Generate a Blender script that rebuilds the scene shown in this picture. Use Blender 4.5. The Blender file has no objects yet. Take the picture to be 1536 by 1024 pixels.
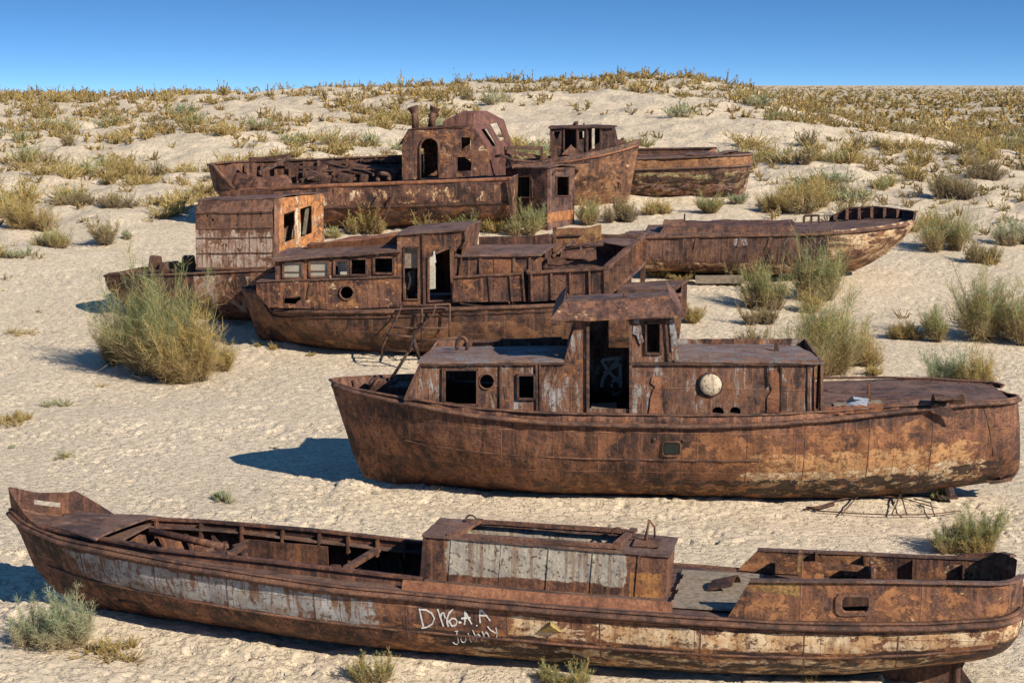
import bpy, bmesh, math, random
import numpy as np
from mathutils import Vector, Matrix, noise as mnoise
from mathutils.geometry import delaunay_2d_cdt
from mathutils.bvhtree import BVHTree

scene = bpy.context.scene
COL = scene.collection
R = math.radians
random.seed(7)

# ------------------------------------------------------------------ camera
CAM_H, F_PX, HORIZ = 7.4, 2200.0, 126.0
PITCH = math.atan((512 - HORIZ) / F_PX)
CP, SP = math.cos(PITCH), math.sin(PITCH)
cam_d = bpy.data.cameras.new('camera')
cam_d.sensor_width = 36.0
cam_d.lens = 36.0 * F_PX / 1536
cam_d.clip_start = 0.1
cam_d.clip_end = 9000
cam = bpy.data.objects.new('camera', cam_d)
COL.objects.link(cam)
cam.location = (0, 0, CAM_H)
cam.rotation_euler = (R(90) - PITCH, 0, 0)
scene.camera = cam


def ray(px, py):
    u, v = (px - 768) / F_PX, (py - 512) / F_PX
    return Vector((u, CP - v * SP, -SP - v * CP))


# ------------------------------------------------------------------ terrain
def _hash(ix, iy, seed):
    h = (ix.astype(np.int64) * 374761393 + iy.astype(np.int64) * 668265263 + seed * 982451653) & 0xffffffff
    h = ((h ^ (h >> 13)) * 1274126177) & 0xffffffff
    h = (h ^ (h >> 16)) & 0xffffffff
    return h.astype(np.float64) / 4294967295.0


def vnoise(x, y, seed=0):
    ix, iy = np.floor(x), np.floor(y)
    fx, fy = x - ix, y - iy
    fx = fx * fx * fx * (fx * (fx * 6 - 15) + 10)
    fy = fy * fy * fy * (fy * (fy * 6 - 15) + 10)
    a, b = _hash(ix, iy, seed), _hash(ix + 1, iy, seed)
    c, d = _hash(ix, iy + 1, seed), _hash(ix + 1, iy + 1, seed)
    return (a + (b - a) * fx) * (1 - fy) + (c + (d - c) * fx) * fy - 0.5


def fbm(x, y, seed=0, octaves=4, gain=0.5):
    s, a = 0, 1.0
    for k in range(octaves):
        s = s + a * vnoise(x + 13.7 * k, y - 7.3 * k, seed + k)
        x, y = x * 2.03, y * 2.03
        a *= gain
    return s


def sstep(a, b, x):
    t = np.clip((x - a) / (b - a), 0, 1)
    return t * t * (3 - 2 * t)


CREST_Y = 135.0
_cpx = np.array([-400, 0, 100, 215, 290, 400, 470, 600, 700, 800, 930, 1100, 1230, 1290, 1345, 1420, 1800], float)
_cpy = np.array([140, 142, 142, 149, 141, 142, 134, 133, 126, 124, 115, 119, 119, 130, 155, 190, 196], float)
_crx = (_cpx - 768) * CREST_Y / F_PX
_crz = CAM_H - (_cpy - HORIZ) * CREST_Y / F_PX
_py = np.array([-40, 0, 38, 45, 49, 57, 66, 75, 90, 110, 125], float)
_pz = np.array([0, 0, 0.0, 0.5, 1.0, 1.75, 2.5, 3.15, 4.1, 5.5, 6.6], float)


def terrain(x, y):
    x = np.asarray(x, float)
    y = np.asarray(y, float)
    z = np.interp(y, _py, _pz)
    crest = np.interp(x, _crx, _crz)
    f = sstep(70, 132, y)
    full = np.where(y < 125, z, 6.6)
    zc = full * (1 - f) + (crest) * f * 1.0
    k = np.clip(crest / 7.4, 0.2, 1.2)
    zc = full * (1 - f) + (full * 0.35 + crest * 0.65) * f
    zc = np.where(y > 118, zc * (1 - sstep(118, 134, y)) + crest * sstep(118, 134, y), zc)
    # right hand plain stays low
    low = np.minimum(z, 3.0 + 0.25 * fbm(x / 30, y / 40, 5, 2))
    wr = sstep(14, 34, x - 0.02 * (y - 90)) * sstep(55, 95, y)
    zc = zc * (1 - wr * (y < 900)) + np.minimum(low, zc) * wr * (y < 900) if False else zc * (1 - wr) + np.minimum(low, zc) * wr
    # behind the crest the land falls to a far plain
    back = sstep(137, 170, y)
    far = 2.6 + 0.8 * fbm(x / 120, y / 160, 9, 3)
    left = 1 - sstep(.04, .16, x / np.maximum(y, 1))
    far = far - left * (.014 * np.clip(y - 150, 0, 6000) + 2.0 * sstep(140, 190, y)) + (1 - left) * sstep(300, 1800, y) * (4.2 + 4.5 * fbm(x / 210, y / 700, 19, 3))
    zc = zc * (1 - back) + np.minimum(far, zc) * back
    a = sstep(40, 62, y) * (1 - sstep(220, 500, y)) * (1 - .5 * sstep(118, 132, y))
    quiet = sstep(-17, -13, x) * (1 - sstep(17, 21, x)) * (1 - sstep(67, 73, y))
    zc = zc + a * (1 - .9 * quiet) * (0.55 * fbm(x / 14, y / 9, 21, 3) + 0.75 * np.abs(fbm(x / 4.6 + y / 9, y / 4.0, 33, 3)) - .2)
    nearb = 1 - sstep(38, 60, y)
    zc = zc + nearb * 0.10 * fbm(x / 5, y / 5, 41, 3)
    return zc


def tz(x, y):
    return float(terrain(np.array([x]), np.array([y]))[0])


_T = np.concatenate([np.arange(6, 60, 0.04), np.arange(60, 220, 0.1)])


def ground_at(px, py):
    r = ray(px, py)
    X, Y, Z = r.x * _T, r.y * _T, CAM_H + r.z * _T
    below = Z < terrain(X, Y)
    i = int(np.argmax(below)) if below.any() else len(_T) - 1
    return Vector((X[i], Y[i], float(terrain(X[i:i + 1], Y[i:i + 1])[0])))


# ------------------------------------------------------------------ objects and tags
def tag(o, label=None, cat=None, group=None, kind=None):
    if label: o['label'] = label
    if cat: o['category'] = cat
    if group: o['group'] = group
    if kind: o['kind'] = kind
    return o


class Frame:
    """A boat's own axes: x along the hull to the right, y away, z up."""

    def __init__(s, name, label, cat, foot, yb, heading, roll=0, trim=0, group=None, dz=0.0):
        p = ground_at(*foot)
        rot = Matrix.Rotation(R(heading), 4, 'Z') @ Matrix.Rotation(R(-trim), 4, 'Y') @ Matrix.Rotation(R(roll), 4, 'X')
        o = p - (Matrix.Rotation(R(heading), 4, 'Z') @ Vector((0, -yb, 0)))
        o.z = p.z + dz
        s.M = Matrix.Translation(o) @ rot
        s.I = s.M.inverted()
        s.root = bpy.data.objects.new(name, None)
        s.root.empty_display_size = 0.3
        COL.objects.link(s.root)
        s.root.matrix_world = s.M
        s.c = s.I @ Vector((0, 0, CAM_H))
        s.Rt = s.I.to_3x3()
        tag(s.root, label, cat, group)

    def at(s, px, py, y):
        d = s.Rt @ ray(px, py)
        return s.c + d * ((y - s.c.y) / d.y)

    def atz(s, px, py, z):
        d = s.Rt @ ray(px, py)
        return s.c + d * ((z - s.c.z) / d.z)

    def atx(s, px, py, x):
        d = s.Rt @ ray(px, py)
        return s.c + d * ((x - s.c.x) / d.x)


def link_mesh(name, verts, faces, mat, parent=None, uv=None, smooth=False, solid=None, bevel=None):
    me = bpy.data.meshes.new(name)
    me.from_pydata([tuple(v) for v in verts], [], faces)
    if uv is not None:
        lay = me.uv_layers.new(name='UVMap')
        li = np.empty(len(me.loops), np.int32)
        me.loops.foreach_get('vertex_index', li)
        lay.data.foreach_set('uv', np.asarray(uv, np.float32)[li].ravel())
    if smooth:
        me.polygons.foreach_set('use_smooth', [True] * len(me.polygons))
    me.materials.append(mat)
    me.update()
    o = bpy.data.objects.new(name, me)
    COL.objects.link(o)
    if parent is not None:
        o.parent = parent
    if solid:
        m = o.modifiers.new('solid', 'SOLIDIFY')
        m.thickness, m.offset = solid, -1
        m.use_even_offset = False
    if bevel:
        m = o.modifiers.new('bevel', 'BEVEL')
        m.width, m.segments, m.limit_method = bevel, 2, 'ANGLE'
    return o


def densify(pts, step, rag=0.0, closed=True):
    out = []
    n = len(pts)
    for i in range(n if closed else n - 1):
        a, b = Vector(pts[i]), Vector(pts[(i + 1) % n])
        k = max(1, int((b - a).length / step))
        d = (b - a)
        nrm = Vector((-d.y, d.x)).normalized() if d.length > 0 else Vector((0, 0))
        for j in range(k):
            p = a + d * (j / k)
            if rag and j:
                p = p + nrm * rag * (mnoise.noise(Vector((p.x * 6, p.y * 6, 3.1))) + .5 * mnoise.noise(Vector((p.x * 19, p.y * 19, 8.1))))
            out.append(p)
    if not closed:
        out.append(Vector(pts[-1]))
    return out


def inside(p, poly):
    x, y, c = p[0], p[1], False
    n = len(poly)
    for i in range(n):
        x1, y1 = poly[i][0], poly[i][1]
        x2, y2 = poly[i - 1][0], poly[i - 1][1]
        if (y1 > y) != (y2 > y) and x < (x2 - x1) * (y - y1) / (y2 - y1) + x1:
            c = not c
    return c


class MB:
    def __init__(s):
        s.v, s.f = [], []

    def add(s, verts, faces):
        b = len(s.v)
        s.v += [Vector(v) for v in verts]
        s.f += [tuple(i + b for i in f) for f in faces]
        return s

    def box(s, c, size, rot=None, taper=1.0):
        hx, hy, hz = size[0] / 2, size[1] / 2, size[2] / 2
        vs = []
        for z in (-1, 1):
            t = taper if z > 0 else 1
            for x, y in ((-1, -1), (1, -1), (1, 1), (-1, 1)):
                p = Vector((x * hx * t, y * hy * t, z * hz))
                if rot is not None: p = rot @ p
                vs.append(Vector(c) + p)
        return s.add(vs, [(3, 2, 1, 0), (4, 5, 6, 7), (0, 1, 5, 4), (1, 2, 6, 5), (2, 3, 7, 6), (3, 0, 4, 7)])

    def beam(s, a, b, w, h, up=(0, 0, 1), n=1, wob=0.0):
        a, b = Vector(a), Vector(b)
        d = (b - a).normalized()
        u = Vector(up)
        if abs(d.dot(u)) > .95: u = Vector((0, 1, 0)) if abs(d.y) < .9 else Vector((1, 0, 0))
        sd = d.cross(u).normalized()
        u = sd.cross(d).normalized()
        vs, fs = [], []
        for k in range(n + 1):
            p = a.lerp(b, k / n)
            if wob and 0 < k < n:
                p = p + u * wob * mnoise.noise(p * 2.3) + sd * wob * mnoise.noise(p * 2.1 + Vector((5, 5, 5)))
            vs += [p - sd * w / 2 - u * h / 2, p + sd * w / 2 - u * h / 2, p + sd * w / 2 + u * h / 2, p - sd * w / 2 + u * h / 2]
        for k in range(n):
            i = 4 * k
            for j in range(4):
                fs.append((i + j, i + (j + 1) % 4, i + 4 + (j + 1) % 4, i + 4 + j))
        fs += [(3, 2, 1, 0), tuple(4 * n + j for j in range(4))]
        return s.add(vs, fs)

    def tube(s, pts, r, n=8, cap=True, taper=1.0):
        pts = [Vector(p) for p in pts]
        m = len(pts)
        vs, fs = [], []
        ref = Vector((0.13, 0.31, 0.94))
        for k, p in enumerate(pts):
            d = (pts[min(k + 1, m - 1)] - pts[max(k - 1, 0)]).normalized()
            if abs(d.dot(ref)) > .97: ref = Vector((1, 0, 0))
            a = d.cross(ref).normalized()
            b = d.cross(a)
            rr = r * (1 + (taper - 1) * k / max(1, m - 1))
            for j in range(n):
                t = 2 * math.pi * j / n
                vs.append(p + (a * math.cos(t) + b * math.sin(t)) * rr)
        for k in range(m - 1):
            for j in range(n):
                fs.append((k * n + j, k * n + (j + 1) % n, (k + 1) * n + (j + 1) % n, (k + 1) * n + j))
        if cap:
            fs += [tuple(range(n))[::-1], tuple((m - 1) * n + j for j in range(n))]
        return s.add(vs, fs)

    def sweep(s, pts, prof, up=(0, 0, 1)):
        """profile (side, up) points swept along pts; side points to the right of travel."""
        pts = [Vector(p) for p in pts]
        m, n = len(pts), len(prof)
        vs, fs = [], []
        for k, p in enumerate(pts):
            d = (pts[min(k + 1, m - 1)] - pts[max(k - 1, 0)]).normalized()
            sd = d.cross(Vector(up)).normalized()
            u = sd.cross(d)
            vs += [p + sd * a + u * b for a, b in prof]
        for k in range(m - 1):
            for j in range(n):
                fs.append((k * n + j, k * n + (j + 1) % n, (k + 1) * n + (j + 1) % n, (k + 1) * n + j))
        fs += [tuple(range(n))[::-1], tuple((m - 1) * n + j for j in range(n))]
        return s.add(vs, fs)

    def panel(s, outline, holes, to3, nrm, thick=0.03, grid=0.16, dent=0.012, rag=0.012, seed=0.0):
        """sheet with real holes: 2D outline and holes mapped by to3(u, v); dented along nrm."""
        nrm = Vector(nrm).normalized()
        loops = [densify(outline, grid, rag)] + [densify(h, grid, rag) for h in holes]
        pts, faces = [], []
        for lp in loops:
            b = len(pts)
            pts += [Vector((p[0], p[1])) for p in lp]
            faces.append(list(range(b, b + len(lp))))
        us = [p[0] for p in loops[0]]
        ws = [p[1] for p in loops[0]]
        nb = len(pts)
        barr = np.array([(p.x, p.y) for p in pts])
        u = min(us) + grid * .6
        while u < max(us):
            w = min(ws) + grid * .6
            while w < max(ws):
                p = (u + random.uniform(-.2, .2) * grid, w + random.uniform(-.2, .2) * grid)
                if inside(p, loops[0]) and not any(inside(p, h) for h in loops[1:]):
                    if np.min(np.hypot(barr[:, 0] - p[0], barr[:, 1] - p[1])) > grid * .45:
                        pts.append(Vector(p))
                w += grid
            u += grid
        ov, oe, of, _, _, _ = delaunay_2d_cdt(pts, [], faces, 0, 1e-5)
        tri = []
        for f in of:
            c = Vector((sum(ov[i][0] for i in f) / len(f), sum(ov[i][1] for i in f) / len(f)))
            if inside(c, loops[0]) and not any(inside(c, h) for h in loops[1:]):
                tri.append(tuple(f))
        base = []
        for p in ov:
            q = Vector(to3(p[0], p[1]))
            d = mnoise.noise(q * 1.7 + Vector((seed, 0, 0))) * .7 + mnoise.noise(q * 4.3 + Vector((0, seed, 2))) * .3
            base.append(q + nrm * d * dent)
        n = len(base)
        # outward orientation
        a, b, c = (base[i] for i in tri[0][:3])
        flip = (b - a).cross(c - a).dot(nrm) < 0
        if flip: tri = [t[::-1] for t in tri]
        cnt = {}
        for t in tri:
            for i in range(len(t)):
                e = (t[i], t[(i + 1) % len(t)])
                cnt[e] = 1
        fs = list(tri) + [tuple(i + n for i in t[::-1]) for t in tri]
        for (i, j) in cnt:
            if (j, i) not in cnt:
                fs.append((j, i, i + n, j + n))
        return s.add(base + [q - nrm * thick for q in base], fs)

    def ruled(s, A, B, n=6, camber=0.0, thick=0.03, dent=0.01, rag=0.0, sub=0.2):
        """plate between two polylines of equal length, with camber, dents and thickness."""
        A, B = [Vector(p) for p in A], [Vector(p) for p in B]
        A2, B2 = [], []
        for i in range(len(A) - 1):
            k = max(1, int(max((A[i + 1] - A[i]).length, (B[i + 1] - B[i]).length) / sub))
            for j in range(k):
                A2.append(A[i].lerp(A[i + 1], j / k)); B2.append(B[i].lerp(B[i + 1], j / k))
        A2.append(A[-1]); B2.append(B[-1])
        m = len(A2)
        vs, fs = [], []
        for k in range(m):
            for j in range(n + 1):
                t = j / n
                p = A2[k].lerp(B2[k], t)
                z = camber * 4 * t * (1 - t) + dent * mnoise.noise(p * 1.9 + Vector((3, 1, 7))) + .4 * dent * mnoise.noise(p * 6)
                if rag and j in (0, n):
                    dirn = (B2[k] - A2[k]).normalized() * (1 if j == 0 else -1)
                    p = p + dirn * rag * abs(mnoise.noise(p * 5))
                vs.append(p + Vector((0, 0, z)))
        N = len(vs)
        q = n + 1
        for k in range(m - 1):
            for j in range(n):
                fs.append((k * q + j, (k + 1) * q + j, (k + 1) * q + j + 1, k * q + j + 1))
        lo = [tuple(i + N for i in f[::-1]) for f in fs]
        side = []
        for k in range(m - 1):
            side.append((k * q, k * q + N, (k + 1) * q + N, (k + 1) * q))
            side.append((k * q + n, (k + 1) * q + n, (k + 1) * q + n + N, k * q + n + N))
        for j in range(n):
            side.append((j, j + 1, j + 1 + N, j + N))
            side.append(((m - 1) * q + j + 1, (m - 1) * q + j, (m - 1) * q + j + N, (m - 1) * q + j + 1 + N))
        return s.add(vs + [v - Vector((0, 0, thick)) for v in vs], fs + lo + side)

    def islands(s):
        n = len(s.v)
        par = list(range(n))
        def find(a):
            while par[a] != a:
                par[a] = par[par[a]]; a = par[a]
            return a
        for f in s.f:
            r0 = find(f[0])
            for i in f[1:]: par[find(i)] = r0
        groups = {}
        for f in s.f: groups.setdefault(find(f[0]), []).append(f)
        out = []
        for fs in groups.values():
            m, ids = MB(), {}
            for f in fs:
                for i in f:
                    if i not in ids: ids[i] = len(m.v); m.v.append(s.v[i])
                m.f.append(tuple(ids[i] for i in f))
            out.append(m)
        return out

    def each(s, name, mat, parent=None, smooth=False, bevel=None):
        """every separate piece as an object of its own"""
        return [m.build(name, mat, parent, smooth, bevel) for m in s.islands()]

    def build(s, name, mat, parent=None, smooth=False, bevel=None, fix=True):
        o = link_mesh(name, s.v, s.f, mat, parent, None, smooth, None, bevel)
        if fix:
            bm = bmesh.new(); bm.from_mesh(o.data)
            bmesh.ops.recalc_face_normals(bm, faces=bm.faces)
            bm.to_mesh(o.data); bm.free()
        return o


def rect(x0, y0, x1, y1): return [(x0, y0), (x1, y0), (x1, y1), (x0, y1)]
def circ(x, y, r, ry=None, n=20): return [(x + r * math.cos(2 * math.pi * k / n), y + (ry or r) * math.sin(2 * math.pi * k / n)) for k in range(n)]
def rrect(x0, y0, x1, y1, r, n=4):
    out = []
    for cx, cy, a in ((x1 - r, y1 - r, 0), (x0 + r, y1 - r, 90), (x0 + r, y0 + r, 180), (x1 - r, y0 + r, 270)):
        for k in range(n + 1):
            t = R(a + 90 * k / n)
            out.append((cx + r * math.cos(t), cy + r * math.sin(t)))
    return out


def wall(fr, mb, outline, holes, y, out=-1, thick=0.03, **kw):
    """vertical sheet in the plane y = const of a boat's frame"""
    def c(poly): return [((p := fr.at(a, b, y)).x, p.z) for a, b in poly]
    o, hs = c(outline), [c(h) for h in holes]
    mb.panel(o, hs, lambda u, w: (u, y, w), (0, out, 0), thick, **kw)
    return o, hs


def wall_xz(mb, o, hs, y, out, thick=0.03, **kw):
    mb.panel(o, hs, lambda u, w: (u, y, w), (0, out, 0), thick, **kw)


def quad_panel(mb, c, holes=(), thick=0.03, **kw):
    """sheet over four corners (bl, br, tr, tl) with holes given in 0..1 of its width and height"""
    c = [Vector(p) for p in c]
    W = ((c[1] - c[0]).length + (c[2] - c[3]).length) / 2
    Hh = ((c[3] - c[0]).length + (c[2] - c[1]).length) / 2
    nrm = (c[1] - c[0]).cross(c[3] - c[0])
    def to3(u, w):
        a, b = u / W, w / Hh
        return c[0].lerp(c[1], a).lerp(c[3].lerp(c[2], a), b)
    mb.panel([(0, 0), (W, 0), (W, Hh), (0, Hh)], [[(x * W, y * Hh) for x, y in h] for h in holes], to3, nrm, thick, **kw)


def ring(fr, mb, poly_px, y, w=0.035, d=0.035, closed=True):
    """raised frame round an opening: bars along the outline, proud of the wall"""
    pts = [fr.at(a, b, y) for a, b in poly_px]
    n = len(pts)
    cx = sum((p for p in pts), Vector()) / n
    for i in range(n if closed else n - 1):
        a, b = pts[i], pts[(i + 1) % n]
        e = (b - a).normalized() * w * .5
        mb.beam(a - e, b + e, d, w, up=(0, 0, 1) if abs((b - a).normalized().z) < .8 else (1, 0, 0))
    return mb


# ------------------------------------------------------------------ hull
class Hull:
    """b(s): half breadth 0..1 along the length; sheer from photo points on the near edge;
    stems: centreline profiles left and right (top to bottom, points in the plane y = 0)."""

    def __init__(h, fr, stem_l, stem_r, sheer, bmax, bfun, keel, fine, nu=16, ns=110, mir=None):
        h.fr, h.bmax, h.bfun = fr, bmax, bfun
        h.L = [fr.at(a, b, 0) for a, b in stem_l]
        h.Rr = [fr.at(a, b, 0) for a, b in stem_r]
        xl, xr = h.L[0].x, h.Rr[0].x
        h.xl, h.xr = xl, xr
        ss, zz = [], []
        for a, b in sheer:
            y = -bmax * .8
            for _ in range(12):
                p = fr.at(a, b, y)
                s = min(1, max(0, (p.x - xl) / (xr - xl)))
                y = .5 * y + .5 * (-bmax * bfun(s))
            ss.append(s); zz.append(p.z)
        idx = np.argsort(ss)
        h.ss, h.zz = np.array(ss)[idx], np.array(zz)[idx]
        h.ks, h.kz = np.array([k[0] for k in keel]), np.array([k[1] for k in keel])
        h.fine, h.nu, h.ns = fine, nu, ns
        def prof(P):
            zt, zb = P[0].z, P[-1].z
            u = np.array([(zt - p.z) / max(1e-6, zt - zb) for p in P])
            u = np.maximum.accumulate(u + np.arange(len(u)) * 1e-6)
            return u, np.array([p.x for p in P])
        h.pl, h.pr = prof(h.L), prof(h.Rr)

    def sheer(h, s): return float(np.interp(s, h.ss, h.zz))
    def keel(h, s): return float(np.interp(s, h.ks, h.kz))

    def shape(h, s, u):
        p, q = h.fine(s)
        return max(0.0, 1 - u ** p) ** q

    def pt(h, s, u, side=-1, off=0.0):
        zt, zb = h.sheer(s), h.keel(s)
        z = zt + (zb - zt) * u
        x = float(np.interp(u, *h.pl)) * (1 - s) + float(np.interp(u, *h.pr)) * s
        y = side * h.bmax * h.bfun(s) * h.shape(s, u)
        return Vector((x, y + side * off, z))

    def s_at(h, x): return min(1, max(0, (x - h.xl) / (h.xr - h.xl)))
    def y_at(h, x, z):
        """half breadth at a point of the side"""
        s = h.s_at(x)
        for _ in range(6):
            zt, zb = h.sheer(s), h.keel(s)
            u = min(1, max(0, (zt - z) / (zt - zb)))
            xl = float(np.interp(u, *h.pl)); xr = float(np.interp(u, *h.pr))
            s = min(1, max(0, (x - xl) / (xr - xl)))
        return h.bmax * h.bfun(s) * h.shape(s, u)

    def on(h, px, py, off=0.006):
        """point of the plating seen at a photo pixel"""
        if getattr(h, 'bvh', None) is not None:
            hit, nrm, _, _ = h.bvh.ray_cast(h.fr.c, (h.fr.Rt @ ray(px, py)).normalized())
            if hit is not None and nrm is not None:
                if nrm.y > 0: nrm = -nrm
                return hit + nrm * off
        y = -h.bmax * .9
        for _ in range(14):
            p = h.fr.at(px, py, y)
            y = .5 * y + .5 * (-h.y_at(p.x, p.z) - off)
        return h.fr.at(px, py, y)

    def mesh(h, name, mat, root, thick=0.03, dent=0.02, ribs=0.55, ribamp=0.006, holes=(), s0=0.0, s1=1.0, far_drop=None, inner=None):
        NS, NU = h.ns, h.nu
        us = [(k / NU) ** .9 for k in range(NU + 1)]
        prof = [(-1, u) for u in us] + [(1, u) for u in us[-2::-1]]
        vs, uv, fs = [], [], []
        for i in range(NS + 1):
            t = i / NS
            s = s0 + (s1 - s0) * (t - .11 * math.sin(4 * math.pi * t) / (2 * math.pi) * .9)
            for side, u in prof:
                p = h.pt(s, u, side)
                d = dent * (mnoise.noise(p * .9) + .6 * mnoise.noise(p * 2.6)) * min(1, s * 14, (1 - s) * 14)
                d += ribamp * math.cos(2 * math.pi * p.x / ribs) * min(1, s * 10, (1 - s) * 10) * (u < .8)
                if u in (0.0,):
                    p.z += .35 * dent * mnoise.noise(Vector((p.x * 3, side * 7, 1)))
                    if side > 0 and far_drop: p.z += far_drop(s)
                p.y += side * d
                vs.append(p); uv.append((s, u))
        q = len(prof)
        hp = [np.array([(a, b) for a, b in hole]) for hole in holes]
        for i in range(NS):
            for j in range(q - 1):
                if hp and j < NU:
                    cs = (uv[i * q + j][0] + uv[(i + 1) * q + j][0]) / 2
                    c = vs[i * q + j].lerp(vs[(i + 1) * q + j + 1], .5)
                    if any(inside((c.x, c.z), hh) for hh in holes): continue
                fs.append((i * q + j, i * q + j + 1, (i + 1) * q + j + 1, (i + 1) * q + j))
        # end caps (zero breadth ends collapse)
        for i, rev in ((0, True), (NS, False)):
            n2 = q // 2
            for j in range(n2):
                a, b, c, d = i * q + j, i * q + j + 1, i * q + q - 2 - j, i * q + q - 1 - j
                f = (a, d, c, b) if c != b else (a, d, b)
                if abs(vs[a].y - vs[d].y) > 1e-3:
                    fs.append(f if rev else f[::-1])
        o = link_mesh(name, vs, fs, mat, root, uv, True)
        bm = bmesh.new(); bm.from_mesh(o.data)
        bmesh.ops.remove_doubles(bm, verts=bm.verts, dist=1e-4)
        bmesh.ops.recalc_face_normals(bm, faces=bm.faces)
        bm.to_mesh(o.data); bm.free()
        # outwards
        me = o.data
        tot = sum(1 if p.normal.y * (p.center.y) > 0 else -1 for p in me.polygons if abs(p.center.y) > .1)
        if tot < 0: me.flip_normals()
        m = o.modifiers.new('solid', 'SOLIDIFY'); m.thickness, m.offset = thick, -1
        me.materials.append(inner or M_INNER); m.material_offset = 1
        for p in me.polygons:
            p.use_smooth = True
        try:
            me.set_sharp_from_angle(angle=R(40))
        except Exception:
            pass
        h.obj = o
        h.bvh = BVHTree.FromPolygons([v.co.copy() for v in me.vertices], [tuple(p.vertices) for p in me.polygons])
        return o

    def line(h, u=None, dz=None, side=-1, off=0.0, s0=0.0, s1=1.0, n=90):
        """line along the side, at a depth fraction u or a drop dz(s) under the sheer"""
        out = []
        for k in range(n + 1):
            s = s0 + (s1 - s0) * k / n
            uu = u if dz is None else (dz(s) if callable(dz) else dz) / (h.sheer(s) - h.keel(s))
            p = h.pt(s, uu, side)
            nx = Vector((0, side, 0))
            e = 1e-3
            if 0 < s < 1:
                a, b = h.pt(max(0, s - e), uu, side), h.pt(min(1, s + e), uu, side)
                d = (b - a).normalized()
                nx = Vector((-d.y, d.x, 0)) if side > 0 else Vector((d.y, -d.x, 0))
                nx.normalize()
            out.append(p + nx * off)
        return out

    def rail(h, mb, u=None, dz=None, w=.07, hgt=.06, s0=0.0, s1=1.0, sides=(-1, 1), n=90, bulge=.006):
        for sd in sides:
            pts = h.line(u, dz, sd, 0.0, s0, s1, n)
            pts = [p + Vector((0, sd * bulge * mnoise.noise(p * 1.3), bulge * mnoise.noise(p * 1.7 + Vector((4, 4, 4))))) for p in pts]
            # travel is +x: side vector = d x up = -y
            k = 1 if sd < 0 else -1
            prof = [(-.02 * k, -hgt / 2), (w * .55 * k, -hgt / 2), (w * k, -hgt * .2), (w * k, hgt * .2), (w * .55 * k, hgt / 2), (-.02 * k, hgt / 2)]
            if k < 0: prof = prof[::-1]
            mb.sweep(pts, prof)
        return mb

    def deck(h, mb, drop, inset=.03, holes=(), s0=.03, s1=.97, thick=.03, grid=.2, camber=.0, dent=.015):
        """deck plate at drop under the sheer, with holes given as (x, y) polygons"""
        def half(x): 
            z = dz(x)
            return max(.02, h.y_at(x, z) - inset)
        def dz(x):
            s = h.s_at(x)
            return h.sheer(s) - (drop(s) if callable(drop) else drop)
        xs = [h.xl + (h.xr - h.xl) * (s0 + (s1 - s0) * k / 40) for k in range(41)]
        out = [(x, -half(x)) for x in xs] + [(x, half(x)) for x in xs[::-1]]
        mb.panel(out, holes, lambda u, w: (u, w, dz(u) + camber * (1 - (w / h.bmax) ** 2)), (0, 0, 1), thick, grid=grid, dent=dent, rag=0.0)
        h.deckz = dz
        return mb

    def ribs(h, name, mat, parent, ss, u0, u1, sides=(-1, 1), w=.05, d=.08, n=8):
        for s in ss:
            for side in sides:
                pts = []
                for k in range(n + 1):
                    p = h.pt(s, u0 + (u1 - u0) * k / n, side)
                    p.y = side * max(0.0, abs(p.y) - d * .5 - .065)
                    pts.append(p)
                MB().sweep(pts, [(-w / 2, -d / 2), (w / 2, -d / 2), (w / 2, d / 2), (-w / 2, d / 2)], up=(0, side, .01)).build(name, mat, parent)
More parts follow.
